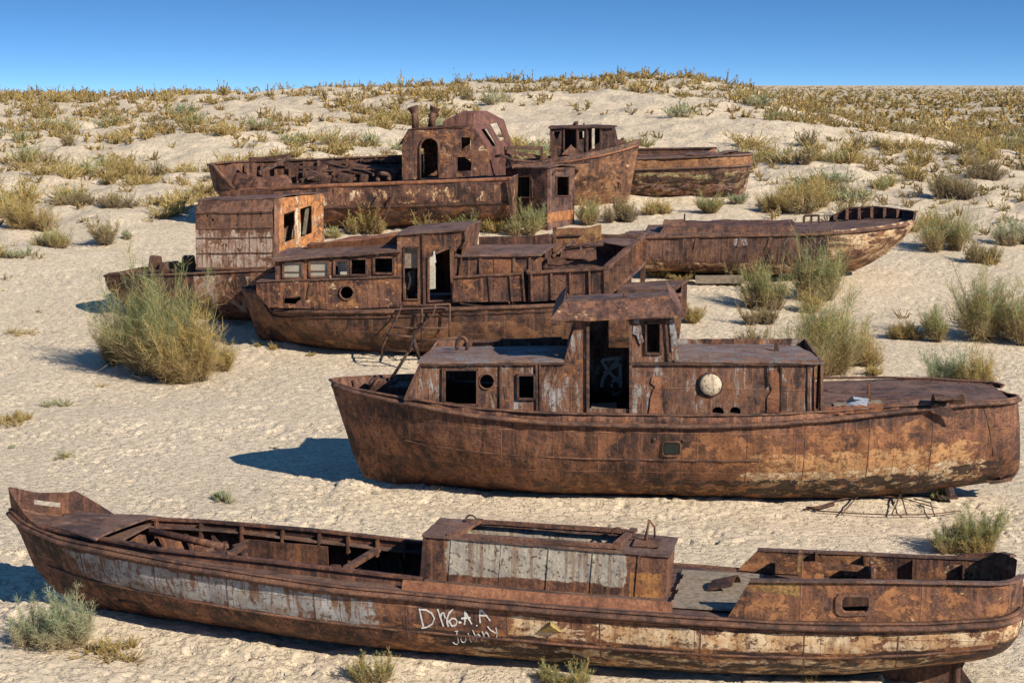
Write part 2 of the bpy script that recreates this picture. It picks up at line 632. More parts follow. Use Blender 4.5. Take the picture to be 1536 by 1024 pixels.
# ------------------------------------------------------------------ materials
class NT:
    def __init__(s, name):
        s.mat = bpy.data.materials.new(name)
        s.mat.use_nodes = True
        s.t = s.mat.node_tree
        s.t.nodes.clear()
        s.out = s.t.nodes.new('ShaderNodeOutputMaterial')

    def n(s, typ, **kw):
        nd = s.t.nodes.new(typ)
        for k, v in kw.items(): setattr(nd, k, v)
        return nd

    def set(s, sock, v):
        if hasattr(v, 'links') and hasattr(v, 'node'): s.t.links.new(v, sock)
        elif v is not None:
            if isinstance(v, (tuple, list)) and len(v) == 3 and sock.type == 'RGBA': v = (*v, 1)
            sock.default_value = v

    def coord(s, which='Object'): return s.n('ShaderNodeTexCoord').outputs[which]

    def map(s, vec, scale=(1, 1, 1), loc=(0, 0, 0), rot=(0, 0, 0)):
        m = s.n('ShaderNodeMapping')
        s.set(m.inputs['Vector'], vec); m.inputs['Scale'].default_value = scale
        m.inputs['Location'].default_value = loc; m.inputs['Rotation'].default_value = rot
        return m.outputs[0]

    def noise(s, vec, scale, detail=6, rough=.6, dist=0.0):
        m = s.n('ShaderNodeTexNoise')
        s.set(m.inputs['Vector'], vec)
        m.inputs['Scale'].default_value = scale; m.inputs['Detail'].default_value = detail
        m.inputs['Roughness'].default_value = rough; m.inputs['Distortion'].default_value = dist
        return m.outputs['Fac']

    def voro(s, vec, scale, feature='F1', rnd=1.0, out='Distance'):
        m = s.n('ShaderNodeTexVoronoi', feature=feature)
        s.set(m.inputs['Vector'], vec); m.inputs['Scale'].default_value = scale
        m.inputs['Randomness'].default_value = rnd
        return m.outputs[out]

    def math(s, op, a, b=None, c=None, clamp=False):
        m = s.n('ShaderNodeMath', operation=op, use_clamp=clamp)
        s.set(m.inputs[0], a)
        if b is not None: s.set(m.inputs[1], b)
        if c is not None: s.set(m.inputs[2], c)
        return m.outputs[0]

    def rng(s, v, a, b, c=0.0, d=1.0, smooth=True):
        m = s.n('ShaderNodeMapRange', interpolation_type='SMOOTHSTEP' if smooth else 'LINEAR')
        s.set(m.inputs[0], v)
        for i, x in ((1, a), (2, b), (3, c), (4, d)): s.set(m.inputs[i], x)
        return m.outputs[0]

    def mix(s, f, a, b, blend='MIX'):
        m = s.n('ShaderNodeMix', data_type='RGBA', blend_type=blend)
        s.set(m.inputs[0], f); s.set(m.inputs[6], a); s.set(m.inputs[7], b)
        return m.outputs[2]

    def ramp(s, f, stops):
        m = s.n('ShaderNodeValToRGB')
        s.set(m.inputs[0], f)
        e = m.color_ramp.elements
        while len(e) < len(stops): e.new(.5)
        for i, (p, c) in enumerate(stops):
            e[i].position = p; e[i].color = (*c, 1)
        return m.outputs[0]

    def sep(s, v):
        m = s.n('ShaderNodeSeparateXYZ'); s.set(m.inputs[0], v); return m.outputs

    def bump(s, h, strength=.5, dist=.02, normal=None):
        m = s.n('ShaderNodeBump')
        s.set(m.inputs['Height'], h); m.inputs['Strength'].default_value = strength
        m.inputs['Distance'].default_value = dist
        if normal is not None: s.set(m.inputs['Normal'], normal)
        return m.outputs[0]

    def bsdf(s, col, rough=.85, normal=None, metal=0.0, spec=.25):
        m = s.n('ShaderNodeBsdfPrincipled')
        s.set(m.inputs['Base Color'], col); s.set(m.inputs['Roughness'], rough)
        s.set(m.inputs['Metallic'], metal)
        m.inputs['Specular IOR Level'].default_value = spec
        if normal is not None: s.set(m.inputs['Normal'], normal)
        s.t.links.new(m.outputs[0], s.out.inputs[0])
        return m


CREAM = (.62, .47, .29)
ORANGE = (.31, .12, .045)


def rust(name, seed=0, dark=(.022, .012, .010), mid=(.13, .054, .031), light=(.30, .132, .066), layers=(), plates=None,
         streak=.6, rough=.72, scale=1.0, orange=.45, bump=1.0):
    """rusted plate: mottled base, run-down streaks, orange blooms, plus flaked coats (layers).
    a layer: col, col2, amount 0..1, scale, stretch, edge, mask list of (axis, lo, hi, soft);
    axes x y z in the thing's own metres, s and u along the hull and down its side."""
    t = NT(name)
    ob = t.map(t.coord('Object'), loc=(seed * 3.7, seed * 1.3, seed * 2.1))
    obr = t.coord('Object')
    sx = t.sep(obr)
    su = t.sep(t.coord('UV'))
    ax = dict(x=sx[0], y=sx[1], z=sx[2], s=su[0], u=su[1])
    big = t.noise(ob, .9 * scale, 5, .55, .4)
    med = t.noise(ob, 3.2 * scale, 8, .68, .3)
    fine = t.noise(ob, 22 * scale, 6, .7)
    v = t.math('ADD', t.math('MULTIPLY', big, .45), t.math('MULTIPLY', med, .55))
    col = t.ramp(v, [(.425, dark), (.49, mid), (.54, tuple(m * .55 + l * .45 for m, l in zip(mid, light))), (.61, light)])
    # fine speckle
    col = t.mix(t.rng(fine, .40, .66, 0, .75), col, dark)
    col = t.mix(t.rng(t.noise(ob, 38 * scale, 4, .75), .56, .70, 0, .4), col, tuple(min(.5, l * 1.25) for l in light))
    # vertical runs
    st = t.noise(t.map(ob, (5.5, 5.5, .38)), 1.6, 6, .62, .15)
    col = t.mix(t.rng(st, .50, .66, 0, streak), col, t.mix(med, light, ORANGE))
    st2 = t.noise(t.map(ob, (4.2, 4.2, .3), (7, 3, 1)), 1.7, 6, .62, .1)
    col = t.mix(t.rng(st2, .51, .64, 0, streak * 1.15), col, dark)
    # orange blooms
    ofac = t.math('MULTIPLY', t.rng(t.noise(t.map(ob, (1, 1, 1.3), (3, 9, 4)), 2.1 * scale, 9, .66, .5), .56, .66), orange)
    col = t.mix(ofac, col, t.mix(fine, ORANGE, (.22, .085, .03)))
    hgt = t.math('ADD', t.math('MULTIPLY', med, 1.0), t.math('MULTIPLY', fine, .35))
    # patches of bare dark scale with crisp edges
    pit = t.noise(t.map(ob, (1, 1, 1.2), (11, 5, 2)), 6.5 * scale, 8, .72, .6)
    pf = t.rng(pit, .60, .64)
    col = t.mix(t.math('MULTIPLY', pf, .6), col, dark)
    hgt = t.math('SUBTRACT', hgt, t.math('MULTIPLY', pf, .35))
    if plates:
        pw, ph, axis = plates
        bv = t.n('ShaderNodeCombineXYZ')
        t.set(bv.inputs[0], t.math('ADD', ax[axis], t.math('MULTIPLY', big, .05)))
        t.set(bv.inputs[1], t.math('ADD', ax['z'], t.math('MULTIPLY', med, .03)))
        br = t.n('ShaderNodeTexBrick')
        br.offset = .4
        t.set(br.inputs['Vector'], bv.outputs[0])
        br.inputs['Color1'].default_value = (.15, .15, .15, 1); br.inputs['Color2'].default_value = (.85, .85, .85, 1)
        br.inputs['Mortar'].default_value = (.5, .5, .5, 1)
        br.inputs['Scale'].default_value = 1; br.inputs['Mortar Size'].default_value = .012
        br.inputs['Mortar Smooth'].default_value = .5
        br.inputs['Brick Width'].default_value = pw; br.inputs['Row Height'].default_value = ph
        col = t.mix(.34, col, br.outputs['Color'], 'OVERLAY')
        col = t.mix(t.math('MULTIPLY', br.outputs['Fac'], t.rng(med, .4, .6, .1, .8)), col, light)
        hgt = t.math('ADD', hgt, t.math('MULTIPLY', br.outputs['Fac'], .5))
    rgh = t.rng(fine, .3, .7, rough - .1, rough + .12)
    for i, L in enumerate(layers):
        lv = t.map(ob, L.get('stretch', (1, 1, 1)), (i * 5.1 + 1, i * 2.7, i * 4.3))
        nz = t.noise(lv, L.get('scale', 3.0) * 1.35, 12, L.get('rough', .74), L.get('dist', .35))
        m = None
        for a, lo, hi, soft in L.get('mask', ()):
            k = ax[a]
            f = t.math('MULTIPLY', t.rng(k, lo - soft, lo + soft), t.rng(k, hi - soft, hi + soft, 1, 0))
            m = f if m is None else t.math('MULTIPLY', m, f)
        if m is not None: nz = t.math('ADD', nz, t.math('MULTIPLY', t.math('SUBTRACT', m, 1.0), .55))
        thr = .5 + (.5 - L['amount']) * .5
        e = L.get('edge', .010)
        f = t.rng(nz, thr - e, thr + e)
        c2 = L.get('col2', tuple(x * .6 for x in L['col']))
        pc = t.mix(t.rng(t.noise(lv, 5, 6, .6), .35, .65), L['col'], c2)
        pc = t.mix(t.rng(t.noise(t.map(ob, (9, 9, .5), (i, 1, 2)), 1.5, 6, .6), .49, .62, 0, L.get('runs', .5)), pc, (.16, .065, .025))
        pc = t.mix(t.rng(t.noise(ob, 17, 7, .72), .555, .60, 0, L.get('spots', .7)), pc, (.05, .024, .015))
        # rust halo round the flakes
        hal = t.rng(nz, thr - e - .05, thr - e)
        col = t.mix(t.math('MULTIPLY', hal, L.get('halo', .45)), col, ORANGE)
        f2 = t.math('MULTIPLY', f, L.get('fac', .95))
        col = t.mix(f2, col, pc)
        hgt = t.math('ADD', hgt, t.math('MULTIPLY', f, .4))
    nrm = t.bump(hgt, .75 * bump, .035)
    t.bsdf(col, rgh, nrm, 0.0, .4)
    return t.mat


def plain(name, col, rough=.7, var=.3, scale=8, metal=0.0, spec=.3):
    t = NT(name)
    ob = t.coord('Object')
    n = t.noise(ob, scale, 6, .65)
    c = t.mix(t.rng(n, .35, .7), col, tuple(x * (1 - var) for x in col))
    t.bsdf(c, rough, t.bump(n, .3, .01), metal, spec)
    return t.mat


def sand_mat():
    t = NT('sand')
    ob = t.coord('Object')
    sx = t.sep(ob)
    far = t.rng(sx[1], 40, 90)
    a = t.noise(ob, .18, 5, .6)
    b = t.noise(ob, 1.1, 6, .6)
    c = t.noise(ob, 14, 5, .7)
    col = t.mix(t.rng(a, .35, .65), (.575, .465, .325), (.63, .51, .36))
    col = t.mix(t.rng(b, .5, .75, 0, .4), col, (.49, .385, .26))
    col = t.mix(t.rng(c, .5, .75, 0, .35), col, (.38, .305, .21))
    # fine darker grains and short stretched dark flecks
    g = t.noise(ob, 60, 3, .6)
    col = t.mix(t.rng(g, .62, .72, 0, .5), col, (.22, .165, .10))
    lv = t.map(ob, (3, 9, 3), rot=(0, 0, .6))
    col = t.mix(t.rng(t.noise(lv, 3.2, 8, .75, .6), .66, .72, 0, .45), col, (.25, .19, .12))
    veg = t.rng(t.noise(ob, .09, 6, .65), .52, .62, 0, 1)
    vf = t.noise(ob, 1.7, 8, .7)
    col = t.mix(t.math('MULTIPLY', t.math('MULTIPLY', t.rng(vf, .52, .62), far), t.math('ADD', t.math('MULTIPLY', veg, .35), .1)), col, (.27, .21, .10))
    plainf = t.math('MULTIPLY', t.rng(sx[1], 160, 260), t.rng(vf, .44, .60, .05, .6))
    col = t.mix(plainf, col, (.20, .165, .085))
    # ripples and trampled dimples
    w = t.map(ob, (1, 1, 1))
    n1 = t.noise(t.map(ob, (1, 1.6, 1)), 5.5, 4, .6, .8)
    pit = t.rng(n1, .52, .62)
    n3 = t.noise(t.map(ob, (1, 1.3, 1), (4, 8, 2)), 11, 4, .6, .7)
    pit2 = t.rng(n3, .54, .62)
    n2 = t.noise(w, 30, 4, .65)
    h = t.math('SUBTRACT', t.math('MULTIPLY', n2, .3), t.math('ADD', t.math('MULTIPLY', pit, .8), t.math('MULTIPLY', pit2, .5)))
    nrm = t.bump(h, .8, .045)
    h2 = t.noise(ob, 1.3, 5, .6, .5)
    bm = t.n('ShaderNodeBump'); t.set(bm.inputs['Height'], h2); t.set(bm.inputs['Strength'], t.math('MULTIPLY', far, .6))
    bm.inputs['Distance'].default_value = .35; t.set(bm.inputs['Normal'], nrm)
    t.bsdf(col, .95, bm.outputs[0], 0, .08)
    return t.mat


def plant_mat(name, lows, highs, rnd=.5):
    """blades coloured one by one between a few dry and fresh tones; woody towards the foot"""
    t = NT(name)
    isl = t.n('ShaderNodeNewGeometry').outputs['Random Per Island']
    oi = t.n('ShaderNodeObjectInfo').outputs['Random']
    z = t.sep(t.coord('Generated'))[2]
    n = t.noise(t.coord('Object'), 1.6, 4, .6)
    k = t.math('ADD', t.math('MULTIPLY', isl, .55), t.math('MULTIPLY', t.math('ADD', n, t.math('MULTIPLY', oi, .3)), .5))
    hi = t.ramp(k, [(i / (len(highs) - 1) * .8 + .1, c) for i, c in enumerate(highs)])
    lo = t.ramp(isl, [(i / (len(lows) - 1), c) for i, c in enumerate(lows)])
    col = t.mix(t.rng(z, .05, .5), lo, hi)
    d = t.n('ShaderNodeBsdfDiffuse'); t.set(d.inputs[0], col)
    tr = t.n('ShaderNodeBsdfTranslucent'); t.set(tr.inputs[0], col)
    mx = t.n('ShaderNodeMixShader'); mx.inputs[0].default_value = .3
    t.t.links.new(d.outputs[0], mx.inputs[1]); t.t.links.new(tr.outputs[0], mx.inputs[2])
    t.t.links.new(mx.outputs[0], t.out.inputs[0])
    return t.mat


M_SAND = sand_mat()
STRAW, GOLD, PALE = (.50, .37, .16), (.60, .38, .11), (.63, .51, .29)
GREEN, SAGE, OLIVE = (.17, .24, .075), (.30, .35, .205), (.25, .25, .09)
BROWN, GREY = (.22, .155, .09), (.32, .27, .195)
M_GREEN = plant_mat('green_shrub', [BROWN, STRAW, GREY], [GREEN, OLIVE, SAGE, GREEN, STRAW, GOLD])
M_SAGE = plant_mat('grey_green_shrub', [GREY, PALE, BROWN], [SAGE, GREEN, (.33, .35, .23), SAGE, PALE])
M_GOLD = plant_mat('golden_shrub', [BROWN, STRAW, BROWN], [GOLD, STRAW, OLIVE, GOLD, PALE])
M_TWIG = plant_mat('grey_twig_shrub', [BROWN, GREY, BROWN], [GREY, BROWN, STRAW, (.21, .17, .11), OLIVE])
M_STEM = plant_mat('woody_stem', [BROWN, (.15, .10, .065)], [BROWN, STRAW, GREY])
PLANTS = dict(green=M_GREEN, sage=M_SAGE, gold=M_GOLD, twig=M_TWIG)
# ------------------------------------------------------------------ light and sky
SUN_AZ, SUN_EL = 48.0, 33.0   # degrees to the right of straight behind the camera
w = bpy.data.worlds.new('World')
scene.world = w
w.use_nodes = True
wt = w.node_tree
wt.nodes.clear()
wo = wt.nodes.new('ShaderNodeOutputWorld')
bg = wt.nodes.new('ShaderNodeBackground')
sky = wt.nodes.new('ShaderNodeTexSky')
sky.sky_type = 'NISHITA'
sky.sun_disc = False
sky.sun_elevation = R(SUN_EL)
sd = Vector((math.sin(R(SUN_AZ)) * math.cos(R(SUN_EL)), -math.cos(R(SUN_AZ)) * math.cos(R(SUN_EL)), math.sin(R(SUN_EL))))
sky.sun_rotation = math.atan2(sd.x, sd.y)
sky.altitude = 50
sky.air_density = 1.1
sky.dust_density = 0.0
sky.ozone_density = 5.0
# a clear dry-air sky that turns deep blue soon above the horizon
tc = wt.nodes.new('ShaderNodeTexCoord')
sp = wt.nodes.new('ShaderNodeSeparateXYZ')
cb = wt.nodes.new('ShaderNodeCombineXYZ')
ml = wt.nodes.new('ShaderNodeMath'); ml.operation = 'MULTIPLY_ADD'
ml.inputs[1].default_value = 4.6; ml.inputs[2].default_value = 0.185
wt.links.new(tc.outputs['Generated'], sp.inputs[0])
wt.links.new(sp.outputs[0], cb.inputs[0]); wt.links.new(sp.outputs[1], cb.inputs[1])
wt.links.new(sp.outputs[2], ml.inputs[0]); wt.links.new(ml.outputs[0], cb.inputs[2])
nm = wt.nodes.new('ShaderNodeVectorMath'); nm.operation = 'NORMALIZE'
wt.links.new(cb.outputs[0], nm.inputs[0])
wt.links.new(nm.outputs[0], sky.inputs[0])
hs = wt.nodes.new('ShaderNodeHueSaturation')
hs.inputs['Saturation'].default_value = 1.17
hs.inputs['Hue'].default_value = 0.50
wt.links.new(sky.outputs[0], hs.inputs['Color'])
wt.links.new(hs.outputs[0], bg.inputs[0])
wt.links.new(bg.outputs[0], wo.inputs[0])
bg.inputs[1].default_value = 0.12
sl = bpy.data.lights.new('sun', 'SUN')
sl.energy = 5.0
sl.angle = R(.53)
sl.color = (1, .93, .82)
so = bpy.data.objects.new('sun', sl)
COL.objects.link(so)
so.rotation_euler = (-sd).to_track_quat('-Z', 'Y').to_euler()
scene.view_settings.view_transform = 'Standard'
scene.view_settings.look = 'None'
scene.view_settings.gamma = 1.0
scene.view_settings.exposure = 0.5
scene.cycles.max_bounces = 6
scene.cycles.transparent_max_bounces = 4


# ------------------------------------------------------------------ ground: one sheet to the horizon
def build_ground(hulls):
    ys = [-30.0, -20.0, -10.0, -4.0, 2.0, 5.0, 7.0]
    st = 0.045
    while ys[-1] < 4200:
        y = ys[-1]
        step = .065 if y < 13 else .045 if y < 27 else .045 + (y - 27) * .0042 if y < 160 else (y - 155) * .09 + .5
        ys.append(y + step)
    ys = np.array(ys)
    u = np.linspace(-1, 1, 860)
    au = np.abs(u)
    yy = np.maximum(ys, 0)[:, None]
    inner = 3.5 + .385 * yy
    W = 34 + .95 * yy
    X = np.sign(u)[None, :] * (inner * np.minimum(au / .86, 1)[None, :] + (W - inner) * (np.clip((au - .86) / .14, 0, 1) ** 1.6)[None, :])
    Y = np.repeat(ys[:, None], len(u), 1)
    Z = terrain(X, Y)
    # trampled sand: dimples, footprints and low wind ripples
    near = (1 - sstep(45, 90, Y))
    mid = (1 - sstep(90, 160, Y))
    d = .020 * fbm(X * 1.3 + .3 * Y, Y * 1.2, 101, 3) + .010 * fbm(X * 7.5, Y * 8.5, 111, 2)
    pits = fbm(X * 4.6, Y * 5.6, 121, 2)
    d = d - .022 * sstep(.20, .34, pits) + .009 * sstep(.02, .2, pits) * (1 - sstep(.2, .34, pits))
    pits = fbm(X * 8.1 + 3, Y * 9.6, 151, 2)
    d = d - .015 * sstep(.20, .34, pits)
    patch = sstep(-.15, .25, fbm(X / 2.7, Y / 2.2, 171, 2))
    d = d * (.45 + .75 * patch)
    # a few wandering footprints
    fp = fbm(X * 2.6, Y * 2.2, 181, 2)
    d = d - .035 * sstep(.30, .42, fp) * sstep(-.05, .2, fbm(X / 3.5, Y / 3.5, 191, 2))
    Z = Z + d * (near * .7 + .5 * mid)
    Z = Z + mid * sstep(45, 70, Y) * .20 * fbm(X / 1.5, Y / 1.1, 141, 3)
    # sand blown up against the hulls
    for h in hulls:
        I = h.fr.I
        lx = I[0][0] * X + I[0][1] * Y + I[0][3]
        ly = I[1][0] * X + I[1][1] * Y + I[1][3]
        xs = np.linspace(h.xl, h.xr, 60)
        hw = np.array([h.y_at(x, .22) for x in xs])
        keel = np.array([h.keel(h.s_at(x)) for x in xs])
        near_h = np.interp(lx, xs, hw, left=0, right=0)
        lift = np.interp(lx, xs, keel, left=9, right=9)
        e = np.maximum(np.maximum(h.xl + .35 - lx, lx - h.xr + .35), 0)
        dd = np.hypot(np.maximum(np.abs(ly) - near_h, 0), e)
        nz = .55 + .9 * fbm(X / 1.3, Y / 1.3, 201, 2)
        Z = Z + np.clip(nz, .1, 1.2) * .15 * np.exp(-(dd / .38) ** 1.5) * (lift < .15) - .03 * np.exp(-((dd - .8) / .4) ** 2)
    nx, ny = len(u), len(ys)
    co = np.stack([X, Y, Z], -1).reshape(-1, 3).astype(np.float32)
    i = (np.arange(ny - 1)[:, None] * nx + np.arange(nx - 1)[None, :]).ravel()
    q = np.stack([i, i + 1, i + nx + 1, i + nx], -1).astype(np.int32)
    me = bpy.data.meshes.new('ground')
    me.vertices.add(len(co)); me.vertices.foreach_set('co', co.ravel())
    me.loops.add(q.size); me.loops.foreach_set('vertex_index', q.ravel())
    me.polygons.add(len(q)); me.polygons.foreach_set('loop_start', (np.arange(len(q)) * 4).astype(np.int32))
    me.polygons.foreach_set('use_smooth', np.ones(len(q), bool))
    me.update(calc_edges=True)
    me.materials.append(M_SAND)
    o = bpy.data.objects.new('ground', me)
    COL.objects.link(o)
    tag(o, 'pale trampled desert sand rising to dunes at the back', 'sand', kind='structure')
    print('ground', len(co))

# ------------------------------------------------------------------ shared metal
M_DECK = rust('deck_plate', 3, (.05, .03, .024), (.125, .07, .05), (.19, .115, .085), streak=.1, orange=.2,
              layers=[dict(col=(.25, .20, .17), amount=.32, scale=2.2, stretch=(.5, 2, 1), fac=.6)])
M_DARK = rust('dark_rust', 5, (.022, .012, .009), (.065, .030, .019), (.14, .06, .03), streak=.4, orange=.15)
M_IRON = rust('bar_rust', 8, (.03, .017, .013), (.095, .045, .028), (.18, .085, .045), streak=.1, orange=.25, scale=2.2)
M_INNER = rust('inner_rust', 9, (.03, .015, .011), (.10, .042, .025), (.19, .08, .04), orange=.25)
M_RAIL = rust('rail_rust', 12, (.04, .022, .016), (.125, .058, .034), (.25, .12, .065), streak=.1, orange=.35, scale=1.6,
              layers=[dict(col=(.36, .25, .16), amount=.26, scale=4, stretch=(.4, 1, 2), fac=.7)])
M_BLOOM = rust('orange_rust', 14, (.10, .04, .02), (.23, .085, .038), (.36, .16, .075), orange=.5, streak=.3)
M_WOOD = plain('weathered_board', (.27, .21, .15), .85, .5, 14)
M_PALEWOOD = plain('pale_board', (.50, .44, .34), .8, .35, 20)
M_CHALK = plain('chalk', (.62, .58, .52), .9, .35, 60)
M_CREAM = rust('cream_disc', 17, layers=[dict(col=(.60, .50, .35), col2=(.48, .37, .24), amount=.78, scale=3.5, spots=.8, runs=.6)])
M_GLASS = plain('beige_reflection_glass', (.36, .32, .24), .35, .35, 3, 0, .5)  # dirty panes; their beige reflections are painted into the colour

CREAM_L = lambda amt, mask, **k: dict(dict(col=(.66, .50, .31), col2=(.44, .25, .11), amount=amt, scale=3.4, stretch=(.75, 1, 1.1), mask=mask, spots=.8), **k)
ORANGE_L = lambda amt, mask, **k: dict(dict(col=(.38, .165, .062), col2=(.21, .085, .036), amount=amt, scale=2.9, stretch=(.8, 1, 1.1), mask=mask, edge=.018, halo=.2, spots=.8), **k)


def bow_round(s, w, p=2.0, q=.8):
    t = min(1, max(0, s / w))
    return (1 - (1 - t) ** p) ** q


def strokes(hull, name, lst, conv, w, mat, parent, off=.008):
    """chalk lines laid on the plating"""
    mb = MB()
    for st in lst:
        pts = [hull.on(*conv(a, b), off) for a, b in st]
        P = []
        for i in range(len(pts) - 1):
            for k in range(3): P.append(pts[i].lerp(pts[i + 1], k / 3))
        P.append(pts[-1])
        v, f = [], []
        for i, p in enumerate(P):
            d = (P[min(i + 1, len(P) - 1)] - P[max(i - 1, 0)]).normalized()
            sd = d.cross(Vector((0, 1, 0))).normalized() * w * (.5 + .35 * mnoise.noise(p * 23))
            v += [p - sd, p + sd]
        for i in range(len(P) - 1): f.append((2 * i, 2 * i + 1, 2 * i + 3, 2 * i + 2))
        v2 = [q + Vector((0, .004, 0)) for q in v]
        n = len(v)
        mb.add(v + v2, f + [tuple(i + n for i in q[::-1]) for q in f])
    return mb.build(name, mat, parent, fix=False)


def seams(h, parent, ss, mat, u1=.9):
    """welded plate joints down the side"""
    for s in ss:
        x0 = h.xl + (h.xr - h.xl) * s
        zs, zk = h.sheer(s), h.keel(s)
        pts = [Vector((x0, -1, zs + (zk - zs) * (.05 + (u1 - .05) * k / 14))) for k in range(15)]
        out = []
        for p in pts:
            hit, nrm, _, _ = h.bvh.ray_cast(Vector((p.x, -9, p.z)), Vector((0, 1, 0)))
            out.append((hit if hit is not None else p) + Vector((0, -.0, 0)))
        MB().sweep(out, [(-.011, -.006), (.011, -.006), (.006, .004), (-.006, .004)], up=(0, -1, 0)).build('seam', mat, parent)


# ================================================================== boat 1: long open boat in front
def boat_one():
    fr = Frame('derelict_boat', 'long low rusty boat nearest the camera with chalk letters on its grey and brown hull', 'boat',
               (770, 1000), .5, -12, roll=-3.0, group='rusted hulks stranded on the sand')
    root = fr.root
    stem_l = [(17, 766), (20, 783), (30, 801), (51, 849), (81, 883), (135, 912)]
    stem_r = [(1532, 905), (1533, 922), (1530, 937), (1516, 955), (1488, 972)]
    sheer = [(17, 764), (34, 781), (85, 804), (169, 823), (338, 853), (500, 877), (656, 893), (805, 907), (906, 915), (1020, 923), (1150, 931),
             (1244, 934), (1384, 934), (1488, 928), (1530, 912)]
    def b(s):
        f = bow_round(s, .42, 2.2, .78)
        if s > .6: f *= 1 - .28 * ((s - .6) / .4) ** 2
        if s > .962: f *= max(0, 1 - ((s - .962) / .038) ** 3) ** .5
        return f
    def fine(s):
        t = min(1, s / .3)
        k = min(1, max(0, (s - .75) / .25))
        return (1.5 + 1.7 * t - .9 * k, 1.0 - .32 * t + .1 * k)
    h = Hull(fr, stem_l, stem_r, sheer, 1.16, b, [(0, .1), (.08, .03), (.4, -.05), (.7, -.03), (.85, .08), (.95, .3), (1, .43)], fine, nu=18, ns=190)
    paint = dict(col=(.36, .355, .335), col2=(.24, .21, .175), amount=.76, scale=2.0, stretch=(.8, 1, 1.1), edge=.02, runs=.9, spots=.8,
                 mask=[('s', .06, .44, .06), ('u', .10, .47, .05)])
    m = rust('long_boat_hull', 1, layers=[
        paint,
        ORANGE_L(.52, [('s', .36, 1.1, .08), ('u', .3, 1.1, .1)]),
        CREAM_L(.60, [('s', .53, 1.1, .03), ('u', .13, .43, .05)], scale=3.8),
        CREAM_L(.60, [('s', .46, .95, .05), ('u', .48, .95, .08)], scale=3.6),
        dict(col=(.02, .012, .009), col2=(.04, .02, .013), amount=.50, scale=3.0, stretch=(.4, 1, 1.4), mask=[('s', .4, 1.1, .06), ('u', .36, 1.1, .08)], halo=0, runs=.2, spots=.2),
    ], plates=(1.5, .9, 'x'))
    hull = h.mesh('hull', m, root, .035, .03, .62, .007)
    # rub rail, a second lower lip and the seam under the grey band
    mb = MB(); h.rail(mb, dz=lambda s: .06, w=.085, hgt=.07, s0=.0, s1=.994, n=150); mb.build('rub_rail', M_RAIL, hull, True)
    mb = MB(); h.rail(mb, dz=lambda s: .005, w=.045, hgt=.035, s0=.0, s1=.994, n=150); mb.build('gunwale', M_RAIL, hull, True)
    mb = MB(); h.rail(mb, u=.47, w=.018, hgt=.03, s0=.03, s1=.97, sides=(-1, 1), n=120); mb.build('strake', M_RAIL, hull, True)
    seams(h, hull, (.1, .19, .27, .36, .45, .545, .63, .72, .81, .89), M_RAIL)
    # decks with the hold cut out
    A = lambda px, py, y: fr.at(px, py, y)
    x0, x1 = A(165, 800, -.6).x, A(634, 865, -.6).x
    xa0, xa1 = A(1150, 900, -.8).x, A(1510, 900, -.5).x
    hold = [(x0, -.52), (x0 + 1.0, -.72), (x1, -.78), (x1, .78), (x0 + 1.0, .72), (x0, .52)]
    bx0, bx1 = A(660, 880, -.45).x, A(980, 880, -.45).x
    ahole = [(xa0, -.62), (xa1 - .5, -.55), (xa1 - .2, -.3), (xa1 - .2, .3), (xa1 - .5, .55), (xa0, .62)]
    mb = MB(); h.deck(mb, .015, .03, [hold, rect(bx0, -.36, bx1, .36), ahole], .012, .985, .03, .2); mb.build('deck', M_DECK, root)
    dz = h.deckz
    # coaming round the hold
    tops = [(60, 789), (91, 797), (237, 824), (400, 842), (520, 856), (632, 869)]
    near_t = [A(a, c, -.84) for a, c in tops]
    for i, p in enumerate(near_t):
        yy = -min(.84, h.bmax * b(h.s_at(p.x)) - .14)
        q = A(*tops[i], yy); near_t[i] = q
    mb = MB()
    low = [Vector((p.x, p.y - .02, dz(p.x) - .05)) for p in near_t]
    mb.ruled(low, near_t, 3, 0, .03, .012)
    farl = [Vector((p.x, -p.y, p.z)) for p in near_t]
    lowf = [Vector((p.x, -p.y + .02, dz(p.x) - .05)) for p in near_t]
    mb.ruled(lowf, farl, 3, 0, .03, .012)
    for T in (near_t, farl):
        sg = 1 if T is farl else -1
        mb.sweep([p + Vector((0, 0, .012)) for p in T], [(-.05, -.015), (.05, -.015), (.05, .015), (-.05, .015)])
    cm = mb.build('hold_coaming', M_INNER, root)
    for k in range(11):
        t = .16 + k * .078
        i = t * (len(farl) - 1); j = int(i); p = farl[j].lerp(farl[min(j + 1, len(farl) - 1)], i - j)
        mb = MB(); mb.box(p + Vector((0, -.05, -.13)), (.03, .1, .24)); mb.build('bracket', M_INNER, cm)
    # foredeck plate and bow bulwarks
    mb = MB()
    a0, a1 = A(64, 791, -.5), A(150, 805, -.62)
    mb.ruled([Vector((a0.x, -.36, a0.z)), Vector((a1.x, -.74, a1.z))], [Vector((a0.x + .05, .42, a0.z + .02)), Vector((a1.x + .25, .76, a1.z - .02))], 8, .05, .03, .03)
    mb.build('foredeck_plate', M_DECK, root)
    mb = MB()
    s_end = .098
    zt = A(20, 731, 0).z
    top = lambda s: max(.02, (zt - .10 * min(1, s / .02) - .05 * s / s_end) - h.sheer(s) if s < .055 else (zt - .13 - h.sheer(s)) * (1 - (s - .055) / (s_end - .055)) + .03)
    SC = 13.5
    out = [(0, 0)] + [(s_end * SC * k / 8, 0) for k in range(1, 9)] + [(s_end * SC * k / 16, top(s_end * k / 16)) for k in range(16, -1, -1)]
    hole = rect(.018 * SC, .12, .042 * SC, .19)
    mb.panel(out, [hole], lambda u, w: h.pt(max(0, u / SC), 0, 1) + Vector((-.10 * w * (1 - u / SC / s_end), .05 * w, w)), (0, -1, .1), .025, grid=.12, rag=.01)
